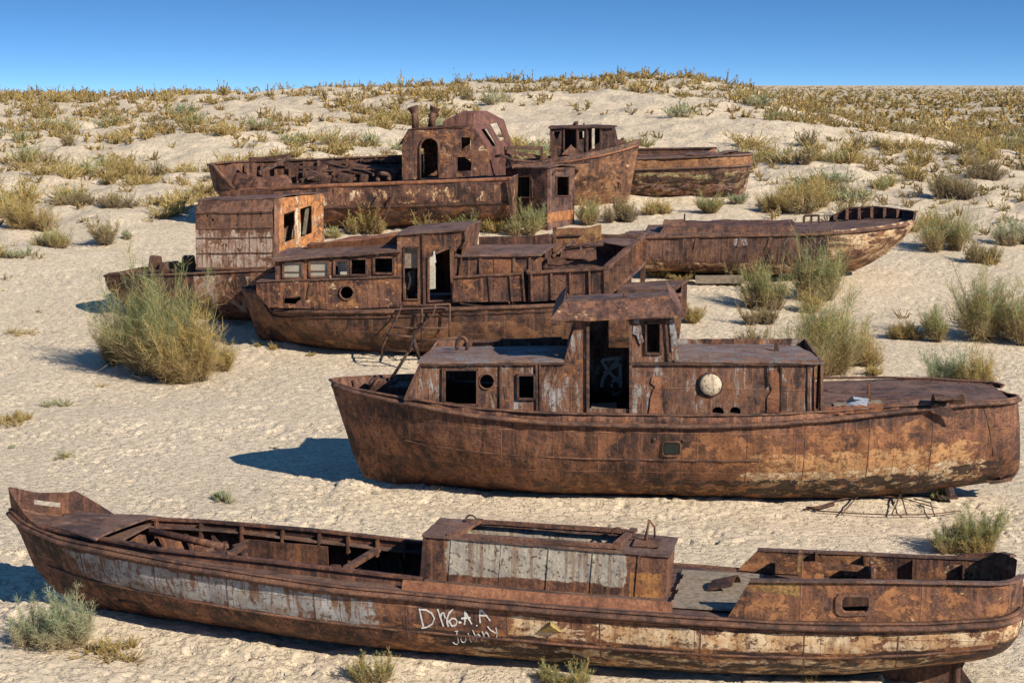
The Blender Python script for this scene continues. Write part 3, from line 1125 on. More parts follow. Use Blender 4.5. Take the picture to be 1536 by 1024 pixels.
    topn = lambda s: max(.015, (zt - h.sheer(s)) * (1 - s / .06) ** 2.2)
    out = [(0, 0)] + [(.06 * SC * k / 6, 0) for k in range(1, 7)] + [(.06 * SC * k / 12, topn(.06 * k / 12)) for k in range(12, -1, -1)]
    mb.panel(out, [], lambda u, w: h.pt(max(0, u / SC), 0, -1) + Vector((-.10 * w * (1 - u / SC / s_end), -.03 * w, w)), (0, -1, .1), .025, grid=.09, rag=.006)
    mb.build('bow_bulwark', M_INNER, root)
    # inside of the hold: ribs, floor, beams, pipe
    h.ribs('rib', M_INNER, hull, [.14 + .028 * k for k in range(12)], .06, .8)
    mb = MB()
    mb.ruled([Vector((x0, -.42, .42)), Vector((x1 + 3.4, -.66, .30))], [Vector((x0, .42, .42)), Vector((x1 + 3.4, .66, .30))], 6, 0, .03, .05)
    mb.build('hold_floor', M_DARK, root)
    mb = MB(); mb.tube([A(225, 796, .3), A(300, 812, .3), A(335, 820, .25)], .055, 10); mb.build('pipe', M_INNER, root, True)
    mb = MB()
    mb.beam(A(520, 852, -.72), A(566, 824, .72), .1, .06)
    mb.beam(A(345, 832, -.78), A(372, 812, .76), .07, .07)
    mb.each('hold_beam', M_RAIL, root)
    mb = MB()
    mb.panel([(0, 0), (1.35, 0), (1.35, .34), (.2, .36), (.1, .2)], [], lambda u, w: A(343, 836, .1) + Vector((u, .25, w - .16)), (0, -1, 0), .03, rag=.03, dent=.05)
    mb.build('hold_divider', M_INNER, root)
    mb = MB()
    for k in range(9): mb.box(A(300 + 8 * k, 816 + (k % 3) * 3, .1) + Vector((0, .1 * (k % 4), -.1)), (.16, .1, .1), Matrix.Rotation(k * .7, 3, 'Z') @ Matrix.Rotation(k, 3, 'X'))
    mb.each('hold_scrap', M_DARK, root, bevel=.02)
    # engine casing
    cmn = rust('engine_casing', 2, mid=(.12, .05, .028), layers=[
        dict(col=(.46, .40, .295), col2=(.30, .265, .21), amount=.80, scale=1.7, stretch=(1, 1, .7), edge=.03, runs=.6, spots=.85, mask=[('x', -.95, 1.45, .10), ('z', 1.10, 1.72, .07)]),
        ORANGE_L(.75, [('x', 1.46, 1.9, .04), ('z', .9, 1.33, .07)], col=(.42, .19, .05))])
    yb = .44
    P = lambda px, py: A(px, py, -yb)
    BL, BR, TR, TL = P(632, 874), P(997, 905), P(1003, 834), P(637, 803)
    mb = MB()
    quad_panel(mb, [BL, BR, TR, TL], dent=.014, grid=.14)
    mir = lambda p, y=yb: Vector((p.x, y, p.z))
    quad_panel(mb, [mir(BR), mir(BL), mir(TL), mir(TR)], dent=.014)
    quad_panel(mb, [BR, mir(BR), mir(TR), TR], dent=.01)
    TLs = TL + Vector((.0, 0, 0))
    quad_panel(mb, [mir(BL), BL, TL, mir(TL)], dent=.01)
    cas = mb.build('engine_casing', cmn, root)
    mb = MB()
    L = TR.x - TL.x
    zf = lambda x: TL.z + (TR.z - TL.z) * (x - TL.x) / L + .02
    mb.panel(rect(TL.x - .03, -yb - .03, TR.x + .03, yb + .03), [[(TL.x + .42, -yb + .09), (TL.x + L * .79, -yb + .09), (TL.x + L * .79, yb - .1), (TL.x + .42, yb - .1)]],
             lambda u, w: (u, w, zf(u)), (0, 0, 1), .03, grid=.14, dent=.015)
    ct = mb.build('casing_top', M_DECK, cas)
    mb = MB(); mb.ruled([TL + Vector((.3, -.0, .035)), TL + Vector((L * .8, 0, .03))], [TL + Vector((.3, .09, .045)), TL + Vector((L * .8, .09, .04))], 2, .01, .04)
    mb.ruled([mir(TL) + Vector((.35, -.12, .06)), mir(TL) + Vector((L * .8, -.12, .05))], [mir(TL) + Vector((.35, -.02, .04)), mir(TL) + Vector((L * .8, -.02, .04))], 2, .01, .05)
    for f_ in (.42, L * .79): mb.beam(TL + Vector((f_, .03, .04)), mir(TL) + Vector((f_ + .12, -.03, .04)), .1, .04)
    mb.each('casing_lip', M_RAIL, ct)
    mb = MB()
    for f_ in (.0, .115, .325, .52, .7, .885): 
        p, q = BL.lerp(BR, f_), TL.lerp(TR, f_)
        mb.beam(p + Vector((0, -.004 if 0 < f_ < .88 else -.012, 0)), q + Vector((0, -.004 if 0 < f_ < .88 else -.012, 0)), .012 if 0 < f_ < .88 else .035, .012, up=(0, 1, 0))
    mb.each('seam', cmn, cas)
    for px, py, y in ((706, 781, yb - .02), (926, 800, .2)):
        c = A(px, py, y)
        mb = MB(); mb.tube([c + Vector((.075 * math.cos(t), .02, .075 * math.sin(t))) for t in np.linspace(-.4, math.pi + .4, 12)], .013, 6); mb.build('lifting_ring', M_IRON, ct, True)
    mb = MB(); mb.tube([A(967, 818, .0), A(970, 800, .0), A(974, 779, .02)], .022, 8); mb.tube([A(974, 780, .02), A(982, 790, .1), A(982, 806, .1)], .015, 6)
    mb.build('bent_pipe', M_RAIL, ct, True)
    mb = MB(); mb.tube([A(933, 803, .1), A(950, 811, .1), A(958, 818, -.05), A(950, 826, -.2)], .018, 6); mb.build('bent_pipe', M_IRON, ct, True)
    mb = MB()
    c = TL.lerp(TR, .9) + Vector((0, .4, .05)); mb.box(c, (.34, .4, .03)); mb.build('hatch', M_RAIL, ct, bevel=.008)
    # ledge between casing and rail
    mb = MB(); xa, xb = BL.x - .1, BR.x + .15
    pts = [Vector((xa + (xb - xa) * k / 8, 0, 0)) for k in range(9)]
    mb.ruled([Vector((p.x, -(h.y_at(p.x, dz(p.x)) - .14), dz(p.x) + .0)) for p in pts], [Vector((p.x, -(h.y_at(p.x, dz(p.x)) - .2), dz(p.x) + .12)) for p in pts], 2, 0, .03)
    mb.build('side_coaming', M_BLOOM, root)
    # raised stern bulwark: follows the hull round the stern
    ms = rust('stern_bulwark', 6, mid=(.10, .045, .03), layers=[ORANGE_L(.45, [('x', -9, 9, .1)], scale=1.9), CREAM_L(.28, [('x', 3.5, 9, .3)], scale=3.5),
              dict(col=(.34, .20, .06), amount=.55, scale=2.5, mask=[('x', 2.75, 3.7, .15), ('z', 1.3, 1.62, .08)])], plates=(1.4, 3, 'x'))
    def hw(x): return max(.0, h.y_at(x, h.sheer(h.s_at(x)) - .0) - .035)
    xe = h.xr - .035
    Q = lambda px, py: (lambda p: (p.x, p.z))(A(px, py, -.95))
    o = [Q(1092, 921), Q(1126, 867), Q(1300, 871), Q(1420, 876)]
    zt_e = o[-1][1]
    o += [(xe - .06, zt_e + .02), (xe, zt_e + .02), (xe, h.sheer(.99) - .0)]
    o += [(x, h.sheer(h.s_at(x)) - .0) for x in np.linspace(xe, o[0][0], 14)[1:-1]]
    win = [Q(a, c) for a, c in rrect(1263, 893, 1302, 915, 7)]
    mb = MB(); mb.panel(o, [win], lambda u, w: (u, -hw(u), w), (0, -1, 0), .03, grid=.13, dent=.016, rag=.008)
    sb = mb.build('stern_bulwark', ms, root)
    mb = MB()
    def zf(x, z):
        b0 = h.sheer(h.s_at(x))
        k = .62 + .38 * float(sstep(xe - .35, xe - .05, x))
        return b0 + (z - b0) * k if z > b0 else z
    o2 = [(x, zf(x, z)) for x, z in o]
    mb.panel(o2, [], lambda u, w: (u, hw(u), w), (0, 1, 0), .03, grid=.15, dent=.016, rag=.008)
    mb.build('stern_bulwark', ms, root)
    mb = MB()
    ringo = [Q(a, c) for a, c in rrect(1253, 887, 1312, 921, 11)]
    xx = [p[0] for p in ringo]
    mb.panel(ringo, [[Q(a, c) for a, c in rrect(1261, 892, 1303, 916, 8)]], lambda u, w: (u, -hw(u) - .022, w), (0, -1, 0), .022, grid=.1, rag=.006)
    mb.build('window_frame', M_RAIL, sb)
    # coping, inner bulkheads and stiffeners
    mb = MB()
    for sg in (-1, 1):
        pts = [Vector((x, sg * hw(x), (z if sg < 0 else zf(x, z)) + .012)) for x, z in [(o[1][0] + (xe - .03 - o[1][0]) * k / 30, np.interp(o[1][0] + (xe - .03 - o[1][0]) * k / 30, [p[0] for p in o[1:5]], [p[1] for p in o[1:5]])) for k in range(31)]]
        mb.sweep(pts, [(-.045, -.014), (.045, -.014), (.045, .014), (-.045, .014)])
    mb.build('coping', M_DECK, sb)
    mb = MB(); zt2 = zf(o[2][0], o[2][1]) + .03
    xL, xR2 = A(1200, 860, .4).x, A(1335, 860, .4).x
    zl = dz(xL)
    mb.panel(rect(xL, zl - .5, xR2, zt2 - .05), [rect(xL + .3, zl + .05, xL + .72, zt2 - .13), rect(xL + .95, zl - .1, xL + 1.22, zt2 - .1)], lambda u, w: (u, .48, w), (0, -1, 0), .03, rag=.02, dent=.03)
    mb.beam((xL, -.0, zt2 - .12), (xL, .8, zt2 - .12), .06, .3)
    mb.beam((xL + .9, -.0, zt2 - .16), (xL + .9, .8, zt2 - .12), .04, .25)
    mb.build('inner_bulkhead', ms, root)
    for k in range(5):
        x = xL + .2 + k * .62
        mb = MB(); mb.box((x, hw(x) - .06, zt2 - .26), (.03, .12, .45)); mb.build('bracket', M_DARK, sb)
    mb = MB(); mb.beam((xL - .2, -.35, zl - .35), (xL + 2.2, -.2, zl - .42), .5, .06, n=4, wob=.05); mb.beam((xL, .2, zl - .3), (xL + 2.5, .25, zl - .35), .3, .1, n=4, wob=.06)
    mb.each('hold_scrap', M_DARK, root)
    mb = MB(); xq = A(1240, 890, -.9).x; xw = A(1330, 890, -.9).x
    mb.box(((xq + xw) / 2, -.42, zt2 - .42), (xw - xq, .5, .03)); mb.box(((xq + xw) / 2, -.44, zt2 - .30), (xw - xq, .03, .21)); mb.build('shade_box', M_DARK, root)  # box added behind the stern window to keep its opening dark
    # short boarded deck
    mb = MB(); xb0, xb1 = A(1012, 890, -.3).x, A(1140, 900, -.3).x
    for k in range(7):
        y = -.75 + k * .235
        mb.box(((xb0 + xb1) / 2 + .02 * (k % 3), y, dz((xb0 + xb1) / 2) + .045 + .006 * (k % 2)), (xb1 - xb0, .225, .03), Matrix.Rotation(.012 * (k % 3 - 1), 3, 'Y'))
    mb.build('deck_boards', M_WOOD, root)
    mb = MB(); mb.ruled([A(1060, 886, -.2), A(1098, 878, -.2)], [A(1078, 879, .35), A(1112, 872, .35)], 5, .1, .02, .05); mb.build('loose_plate', M_DARK, root)
    # rudder and skeg under the stern
    mb = MB()
    Z0 = lambda px, py: A(px, py, .0)
    rp = [(1335, 1000), (1425, 985), (1452, 983), (1443, 1003), (1462, 1030), (1335, 1030)]
    wall(fr, mb, rp, [], .0, -1, .05, rag=.02, dent=.03)
    mb.tube([Z0(1436, 975), Z0(1434, 1030)], .05, 10)
    mb.build('rudder', M_DARK, root)
    mb = MB(); mb.beam(A(1010, 1012, .0), A(1345, 1006, .0), .08, .16, n=6, wob=.02); mb.build('keel_bar', M_DARK, hull)
    # torn flap with a yellow edge
    mb = MB(); p = h.on(826, 930, .02); q = h.on(843, 946, .01); r_ = h.on(806, 948, .005)
    mb.add([p, q, r_, p + Vector((.02, -.09, -.03)), q + Vector((-.02, -.07, .02))], [(0, 3, 4), (0, 4, 1), (0, 2, 3), (2, 4, 3), (2, 1, 4)])
    mb.build('torn_flap', plain('yellow_flake', (.42, .30, .10), .8, .5, 20), hull)
    # chalk lettering
    cv = lambda a, c: (620 + .1042 * a, 890 + .1042 * c)
    ell = lambda x, y, rx, ry: [(x + rx * math.cos(t), y + ry * math.sin(t)) for t in np.linspace(0, 2 * math.pi, 13)]
    S1 = [[(90, 225), (115, 340), (150, 490)], [(80, 222), (180, 228), (265, 275), (305, 350), (275, 430), (200, 475), (120, 488)],
          [(350, 215), (390, 330), (435, 465)], [(390, 330), (410, 280), (440, 268), (462, 350)],
          [(580, 212), (520, 270), (488, 350), (490, 420), (508, 468)], [(505, 400), (560, 350), (605, 355), (630, 395), (612, 445), (560, 460), (520, 400)],
          [(740, 240), (752, 330), (735, 440)], [(742, 250), (790, 340), (842, 432)], [(690, 352), (822, 338)], [(652, 405), (692, 410)],
          [(965, 222), (955, 320), (965, 418)], [(972, 225), (1045, 300), (1108, 385)], [(945, 312), (1055, 305)], [(910, 448), (920, 458)]]
    S2 = [[(598, 535), (645, 533)], [(622, 535), (640, 620), (652, 690), (632, 722), (598, 712), (572, 688)],
          ell(722, 645, 36, 46), [(788, 560), (812, 625), (836, 692)], [(812, 640), (846, 608), (872, 655)], [(852, 512), (888, 590), (915, 662)], [(893, 620), (930, 572), (960, 600), (992, 662)],
          [(990, 532), (1015, 590), (1036, 650)], [(1012, 590), (1050, 545), (1075, 575), (1108, 640)], [(1070, 465), (1115, 520), (1190, 560)], [(1190, 478), (1207, 560), (1198, 642)]]
    strokes(h, 'chalk_lettering', S1, cv, .020, M_CHALK, hull)
    strokes(h, 'chalk_lettering', S2, cv, .0135, M_CHALK, hull)
    return h


# ================================================================== boat 2: wheelhouse boat
def boat_two():
    fr = Frame('derelict_boat', 'rusty boat with wheelhouse, open doorway and round cream porthole cover, second hulk from the front', 'boat',
               (900, 750), .6, -4, group='rusted hulks stranded on the sand')
    root = fr.root
    A = fr.at
    stem_l = [(495, 569), (503, 598), (517, 640), (530, 680), (547, 714)]
    stem_r = [(1517, 599), (1521, 640), (1525, 700), (1518, 716)]
    sheer = [(495, 569), (523, 580), (611, 596), (716, 611), (822, 618), (900, 620), (1031, 622), (1172, 620), (1250, 615), (1355, 607), (1431, 602), (1516, 597)]
    def b(s):
        f = bow_round(s, .40, 2.3, .72)
        if s > .55: f *= 1 - .56 * ((s - .55) / .45) ** 2
        if s > .97: f *= .55 + .45 * max(0, 1 - ((s - .97) / .03) ** 2) ** .5
        return f
    def fine(s):
        t = min(1, s / .28); k = min(1, max(0, (s - .8) / .2))
        return (1.35 + 1.9 * t - .4 * k, 1.0 - .35 * t + .05 * k)
    h = Hull(fr, stem_l, stem_r, sheer, 1.55, b, [(0, .17), (.05, .06), (.15, -.05), (.6, -.06), (.75, -.04), (.86, .08), (.93, .22), (1, .36)], fine, nu=18, ns=190)
    m = rust('wheelhouse_boat_hull', 4, dark=(.026, .014, .010), mid=(.118, .048, .028), light=(.28, .12, .058), layers=[
        ORANGE_L(.55, [('s', .45, .93, .1), ('u', .10, 1.0, .12)], scale=1.9, stretch=(.9, 1, 1), fac=.8),
        CREAM_L(.60, [('s', .58, .95, .06), ('u', .34, .82, .08)], col=(.50, .25, .105), scale=3.4),
        CREAM_L(.57, [('s', .56, .97, .05), ('u', .54, .86, .05)], scale=4.2),
        dict(col=(.018, .011, .009), col2=(.04, .02, .013), amount=.54, scale=3.4, stretch=(.7, 1, 1.2), mask=[('s', .42, 1.0, .06), ('u', .62, 1.1, .05)], halo=0, runs=.2, spots=.2),
        ORANGE_L(.45, [('s', .28, .6, .06), ('u', .68, .95, .05)], scale=4, rough=.74, col=(.38, .2, .08))],
        plates=(1.7, .75, 'x'), streak=.6)
    pw = lambda px, py: (lambda p: (p.x, p.z))(h.on(px, py))
    hole = [pw(a, c) for a, c in rrect(997, 665, 1018, 680, 4)]
    hull = h.mesh('hull', m, root, .035, .035, .58, .009, far_drop=lambda s: -.12 * float(sstep(.66, .72, s)))
    mb = MB()
    rdz = lambda s: .05 + .15 * math.sin(math.pi * min(1, max(0, (s - .02) / .9)))
    h.rail(mb, dz=rdz, w=.10, hgt=.08, s0=.01, s1=.995, n=150); mb.build('rub_rail', M_RAIL, hull, True)
    mb = MB(); h.rail(mb, dz=.01, w=.035, hgt=.04, s0=.0, s1=.998, n=150); mb.build('gunwale', M_RAIL, hull, True)
    mb = MB(); h.rail(mb, u=.44, w=.016, hgt=.03, s0=.10, s1=.62, sides=(-1,), n=110); mb.build('strake', M_RAIL, hull, True)
    mb = MB()
    ringp = [h.on(a, c, .01) for a, c in rrect(994, 662, 1021, 683, 5)]
    for i in range(len(ringp)): mb.beam(ringp[i], ringp[(i + 1) % len(ringp)], .03, .03, up=(0, 1, 0))
    pf = mb.build('port_frame', M_RAIL, hull)
    q = [h.on(a, c, .012) for a, c in rrect(996.5, 664.5, 1018.5, 680.5, 4)]
    mb = MB(); mb.add(q + [p + Vector((0, .008, 0)) for p in q], [tuple(range(len(q))), tuple(range(2 * len(q) - 1, len(q) - 1, -1))] + [(i, i + len(q), (i + 1) % len(q) + len(q), (i + 1) % len(q)) for i in range(len(q))])
    mb.build('pane', plain('dark_green_glass', (.010, .018, .016), .18, .4, 9, 0, .5), pf)
    seams(h, hull, (.13, .24, .34, .43, .52, .61, .69, .78, .87), M_RAIL)
    for a, c in ((981, 659), (1025, 661)):
        mb = MB(); p = h.on(a, c, .0); mb.tube([p, p + Vector((0, -.02, 0))], .035, 10); mb.build('bolt', M_DARK, hull, True)
    # deck: a well at the bow and stern
    Y = 1.12
    def drop(s):
        return .10 + .28 * float(sstep(.17, .10, s) if False else 1 - sstep(.08, .16, s)) - .03 * float(sstep(.66, .7, s))
    xs0, xs1 = A(640, 600, -.6).x, A(1200, 600, -.6).x
    mb = MB(); h.deck(mb, drop, .03, [rect(xs0 + .1, -.8, xs1 - .2, .8)], .03, .985, .03, .2, .03); mb.build('deck', M_DECK, root)
    # cabin side with its openings
    mc = rust('cabin_side', 7, dark=(.024, .014, .011), mid=(.092, .047, .035), light=(.19, .10, .066), layers=[
        dict(col=(.36, .35, .33), col2=(.24, .19, .15), amount=.39, scale=2.6, stretch=(1.4, 1, .45), edge=.04, runs=.8, spots=.8),
        ORANGE_L(.29, [], scale=2.4)], plates=(1.25, 2.2, 'x'), streak=.65)
    out = [(607, 600), (633, 543), (846, 541), (866, 476), (1010, 474), (1020, 541), (1233, 541), (1233, 617), (1080, 624), (945, 625), (880, 620), (751, 614)]
    W1, PH, W2 = rect(667, 554, 716, 607), circ(730, 572, 10.5), rect(777, 562, 802, 598)
    DOOR = [(883, 613), (883, 486), (888, 477), (940, 477), (945, 483), (945, 613)]
    W3 = rect(969, 484, 991, 530)
    H1, H2 = circ(1077, 617, 8.5, 7), circ(1103, 617, 8, 7)
    mb = MB()
    o, hs = wall(fr, mb, out, [W1, PH, W2, DOOR, W3, [(a, c) for a, c in H1], H2, rect(1222, 547, 1231, 613)], -Y, -1, .03, grid=.15, dent=.016, rag=.008)
    farw = [[(p := A(a, c, Y)).x, p.z] for a, c in rect(913, 478, 944, 521)]
    fw2 = [(x, z) for x, z in hs[4]]
    wall_xz(mb, o, [[tuple(q) for q in farw]], Y, 1, .03, grid=.18)
    V = lambda p, y: Vector((p[0], y, p[1]))
    quad_panel(mb, [V(o[0], Y), V(o[0], -Y), V(o[1], -Y), V(o[1], Y)], [rect(.15, .35, .42, .85), rect(.58, .35, .85, .85)], dent=.015)
    xe, zb, zt = o[6][0], o[7][1], o[6][1]
    quad_panel(mb, [V((xe, zb), -Y), V((xe, zb), Y), V((xe, zt), Y), V((xe, zt), -Y)], [rect(.15, .02, .45, .92)], dent=.015)
    # wheelhouse ends
    quad_panel(mb, [V(o[2], Y), V(o[2], -Y), V(o[3], -Y), V(o[3], Y)], [rect(.12, .2, .45, .8), rect(.55, .2, .88, .8)], dent=.01)
    quad_panel(mb, [V(o[5], -Y), V(o[5], Y), V(o[4], Y), V(o[4], -Y)], dent=.01)
    cab = mb.build('cabin', mc, root)
    fl = lambda poly, name, w_=.035, mat=M_IRON, par=None: ring(fr, MB(), poly, -Y - .022, w_, .045).build(name, mat, par or cab)
    fl(W1, 'window_frame'); fl(W2, 'window_frame'); fl(W3, 'window_frame')
    mb = MB(); P = [A(a, c, -Y - .012) for a, c in circ(730, 572, 11.5)]; mb.tube(P + [P[0]], .018, 6); mb.build('porthole_frame', M_IRON, cab, True)
    mb = MB(); ring(fr, mb, [(882, 617), (882, 486), (888, 476), (940, 476), (946, 483), (946, 622)], -Y - .022, .05, .05, closed=False); mb.build('door_frame', M_RAIL, cab)
    for pts in ([(751, 545), (751, 613)], [(805, 543), (806, 617)], [(810, 543), (811, 617)], [(665, 552), (664, 609)], [(998, 475), (1003, 541)]):
        mb = MB(); mb.beam(A(*pts[0], -Y - .02), A(*pts[1], -Y - .02), .035, .04, up=(0, 1, 0)); mb.build('post', M_IRON, cab)
    # aft doorway posts
    for px in (1213, 1222, 1233):
        mb = MB(); mb.beam(A(px, 541, -Y), A(px, 616, -Y), .045 if px != 1222 else .02, .05, up=(0, 1, 0), n=4, wob=.01); mb.build('post', M_RAIL if px != 1222 else M_BLOOM, cab)
    # porthole cover
    mb = MB(); c = A(1066, 577, -Y - .05); n = 26
    ringv = lambda r, y: [c + Vector((r * math.cos(2 * math.pi * k / n), y, r * math.sin(2 * math.pi * k / n))) for k in range(n)]
    vs = ringv(.185, .05) + ringv(.19, 0) + ringv(.175, -.02) + ringv(.09, -.032) + [c + Vector((0, -.035, 0))]
    fs = [(a * n + k, a * n + (k + 1) % n, (a + 1) * n + (k + 1) % n, (a + 1) * n + k) for a in range(3) for k in range(n)] + [(3 * n + k, 3 * n + (k + 1) % n, 4 * n) for k in range(n)]
    mb.add(vs, fs); pc = mb.build('porthole_cover', M_CREAM, cab, True)
    mb = MB(); P = ringv(.205, .03); mb.tube(P + [P[0]], .022, 6); mb.build('porthole_frame', M_IRON, cab, True)
    # blooms of orange plate
    for poly in ([(973, 626), (976, 596), (983, 580), (976, 574), (978, 566), (986, 564), (993, 568), (993, 577), (988, 585), (993, 606), (997, 626)],
                 [(1150, 618), (1151, 596), (1158, 584), (1153, 572), (1155, 557), (1165, 556), (1171, 562), (1170, 580), (1172, 600), (1172, 618)]):
        mb = MB(); wall(fr, mb, poly, [], -Y - .025, -1, .02, grid=.06, rag=.015, dent=.02); mb.build('patch_plate', M_BLOOM, cab)
    mb = MB(); mb.beam(A(1172, 541, -Y - .03), A(1172, 616, -Y - .03), .03, .03, up=(0, 1, 0)); mb.beam(A(1153, 541, -Y - .03), A(1153, 580, -Y - .03), .02, .03, up=(0, 1, 0), n=4, wob=.03); mb.build('post', M_DARK, cab)
    # roofs
    mr = rust('cabin_roof', 10, (.05, .032, .027), (.15, .105, .085), (.24, .19, .16), streak=.1, orange=.25, layers=[
        dict(col=(.20, .205, .215), col2=(.14, .13, .13), amount=.50, scale=1.5, edge=.03, fac=.8, stretch=(.6, 1.2, 1))])
    z0 = lambda p, y, dz=0.0: Vector((p[0], y, p[1] + dz))
    mb = MB(); a, c = o[1], o[2]
    mb.ruled([z0((a[0] - .08, a[1]), -Y - .07, .015), z0(c, -Y - .07, .015)], [z0((a[0] - .0, a[1]), Y + .03, -.13), z0(c, Y + .03, -.13)], 12, .045, .035, .02, rag=.02)
    r1 = mb.build('fore_roof', mr, cab)
    a, c = o[5], A(1235, 541, -Y)
    mb = MB(); mb.ruled([z0((a[0] - .1, a[1]), -Y - .07, .015), Vector((c.x - .4, -Y - .08, c.z - .0)), Vector((c.x, -Y - .07, c.z - .01))],
                        [z0((a[0] - .1, a[1]), Y + .07, -.10), Vector((c.x - .6, Y + .05, c.z - .12)), Vector((c.x - .25, Y + .05, c.z - .14))], 12, .05, .035, .03, rag=.03)
    r2 = mb.build('aft_roof', mr, cab)
    mb = MB()
    for p, q in (((631, 546), (848, 544)), ((945, 545), (1233, 545)), ((607, 600), (633, 543))):
        mb.beam(A(*p, -Y - .03), A(*q, -Y - .03), .05, .05, n=8, wob=.012)
    mb.each('eave_bar', M_IRON, cab)
    # wheelhouse hood: raking fascia and flat top
    mw = rust('hood', 11, (.035, .018, .013), (.115, .05, .03), (.21, .10, .06), layers=[CREAM_L(.27, [], scale=3), dict(col=(.42, .42, .40), amount=.2, scale=2.5, fac=.8)])
    lo = [A(826, 479, -1.3), A(880, 479, -1.3), A(950, 478, -1.3), A(1026, 474, -1.3)]
    up = [A(845, 452, -.98), A(890, 450.5, -.98), A(950, 448, -.98), A(1004, 443, -.98)]
    mb = MB(); mb.ruled(lo, up, 6, 0, .025, .045, rag=.03, sub=.15)
    mm = lambda L: [Vector((p.x, -p.y, p.z)) for p in L]
    mb.ruled([p - Vector((0, 0, .22)) for p in mm(up)], mm(lo), 6, 0, .025, .045, rag=.03, sub=.15)
    mb.ruled([lo[0], up[0]], [mm(lo)[0], mm(up)[0]], 8, 0, .025, .03)
    mb.ruled([up[-1], lo[-1]], [mm(up)[-1], mm(lo)[-1]], 8, 0, .025, .03)
    hood = mb.build('hood', mw, root)
    mb = MB(); mb.ruled([p + Vector((0, 0, .015)) for p in up], [p + Vector((0, 0, -.21)) for p in mm(up)], 10, .05, .03, .03)
    mb.build('hood_top', M_DECK, hood)
    for px in (852, 937):
        mb = MB(); mb.tube([A(px, 452, -.8), A(px - 1, 440, -.8)], .016, 6); mb.tube([A(px - 4, 444, -.8), A(px + 4, 445, -.8)], .012, 6); mb.build('bracket', M_IRON, hood)
    mb = MB(); mb.tube([A(827, 487, -1.25), A(845, 484, -1.25), A(866, 481, -1.2)], .018, 6); mb.build('bent_bar', M_RAIL, hood, True)
    # pale paint tatters on the wheelhouse posts
    mt = rust('paint_tatter', 18, layers=[dict(col=(.29, .30, .30), col2=(.20, .19, .18), amount=.58, scale=4, spots=.8, runs=.6)])
    for poly in ([(948, 480), (958, 479), (963, 500), (966, 512), (961, 518), (955, 503), (949, 500)], [(1003, 480), (1010, 478), (1015, 500), (1018, 520), (1008, 528), (1005, 500)]):
        mb = MB(); wall(fr, mb, poly, [], -Y - .03, -1, .012, grid=.06, rag=.02, dent=.01); mb.build('paint_flake', mt, cab)
    # inside: painted marks on the far wall, table edge
    mb = MB()
    for st in ([(902, 540), (912, 556), (930, 575)], [(930, 536), (916, 552), (904, 568), (902, 582)], [(903, 540), (930, 536)], [(905, 560), (930, 545), (931, 575)], [(918, 572), (930, 566), (931, 588), (920, 592), (917, 575)]):
        pts = [A(a, c, Y - .05) for a, c in st]
        for p, q in zip(pts[:-1], pts[1:]): mb.beam(p, q, .06, .008, up=(0, 1, 0))
    mb.each('painted_mark', M_CHALK, cab)
    mb = MB(); mb.beam(A(887, 612, -.7), A(925, 610, -.7), .6, .05); mb.build('doorstep', M_WOOD, cab)
    # rails on the roofs, hooks and the fin
    mb = MB(); yy = 1.0
    mb.beam(A(706, 511, yy), A(843, 507, yy), .04, .04, n=6, wob=.02); mb.beam(A(706, 527, yy), A(842, 526, yy), .03, .03)
    for px in (706, 776, 842): mb.beam(A(px, 509, yy), A(px, 533, yy), .045, .035)
    mb.build('roof_rail', M_IRON, r1)
    mb = MB(); mb.beam(A(1020, 519, yy), A(1158, 522, yy), .03, .03, n=8, wob=.03)
    for px in (1022, 1090, 1155): mb.beam(A(px, 519, yy), A(px, 535, yy), .03, .03)
    mb.build('roof_rail', M_IRON, r2)
    mb = MB(); wall(fr, mb, [(1160, 538), (1162, 516), (1164, 511), (1168, 516), (1170, 538)], [], -.2, -1, .05, grid=.1); mb.build('fin', M_DARK, r2)
    mb = MB(); mb.ruled([A(1085, 535, -.5), A(1145, 534, -.5)], [A(1090, 530, .1), A(1150, 528, .1)], 5, .06, .01, .08); mb.build('loose_sheet', plain('blue_grey_sheet', (.22, .25, .30), .6, .4, 5), r2)
    mb = MB(); c = A(693, 518, .2)
    mb.tube([c + Vector((.10 * math.cos(t), 0, .16 * math.sin(t))) for t in np.linspace(-.6, math.pi + .5, 12)], .035, 7); mb.build('mooring_hook', M_DARK, r1, True)
    # bow gear
    mb = MB(); mb.tube([A(586, 569, .0), A(600, 548, .0), A(612, 528, .05)], .03, 7); mb.tube([A(621, 505, .1), A(622, 518, .1), A(631, 543, .1)], .03, 7); mb.tube([A(612, 528, .05), A(621, 508, .1)], .022, 6)
    mb.tube([A(556, 585, -.1), A(566, 570, .0), A(586, 569, .2)], .035, 7); mb.build('bent_davit', M_DARK, root, True)
    mb = MB(); mb.box(A(575, 578, .2), (.5, .35, .25)); mb.box(A(600, 577, .1) + Vector((0, 0, -.06)), (.35, .5, .16)); mb.each('windlass', M_DARK, root, bevel=.03)
    mb = MB(); wall(fr, mb, [(497, 580), (521, 578), (514, 590), (508, 598), (502, 592)], [], -.16, -1, .015, grid=.05, dent=.08, rag=.02); mb.build('torn_plate', M_RAIL, hull)
    h.ribs('rib', M_INNER, hull, (.03, .055, .08, .105, .13, .74, .78, .82, .86, .9, .94), .02, .22, (-1, 1), .035, .05, 3)
    def D(px, py, dz_=.03):
        p = fr.atz(px, py, 1.8)
        for _ in range(4): p = fr.atz(px, py, h.deckz(p.x) + dz_)
        return p
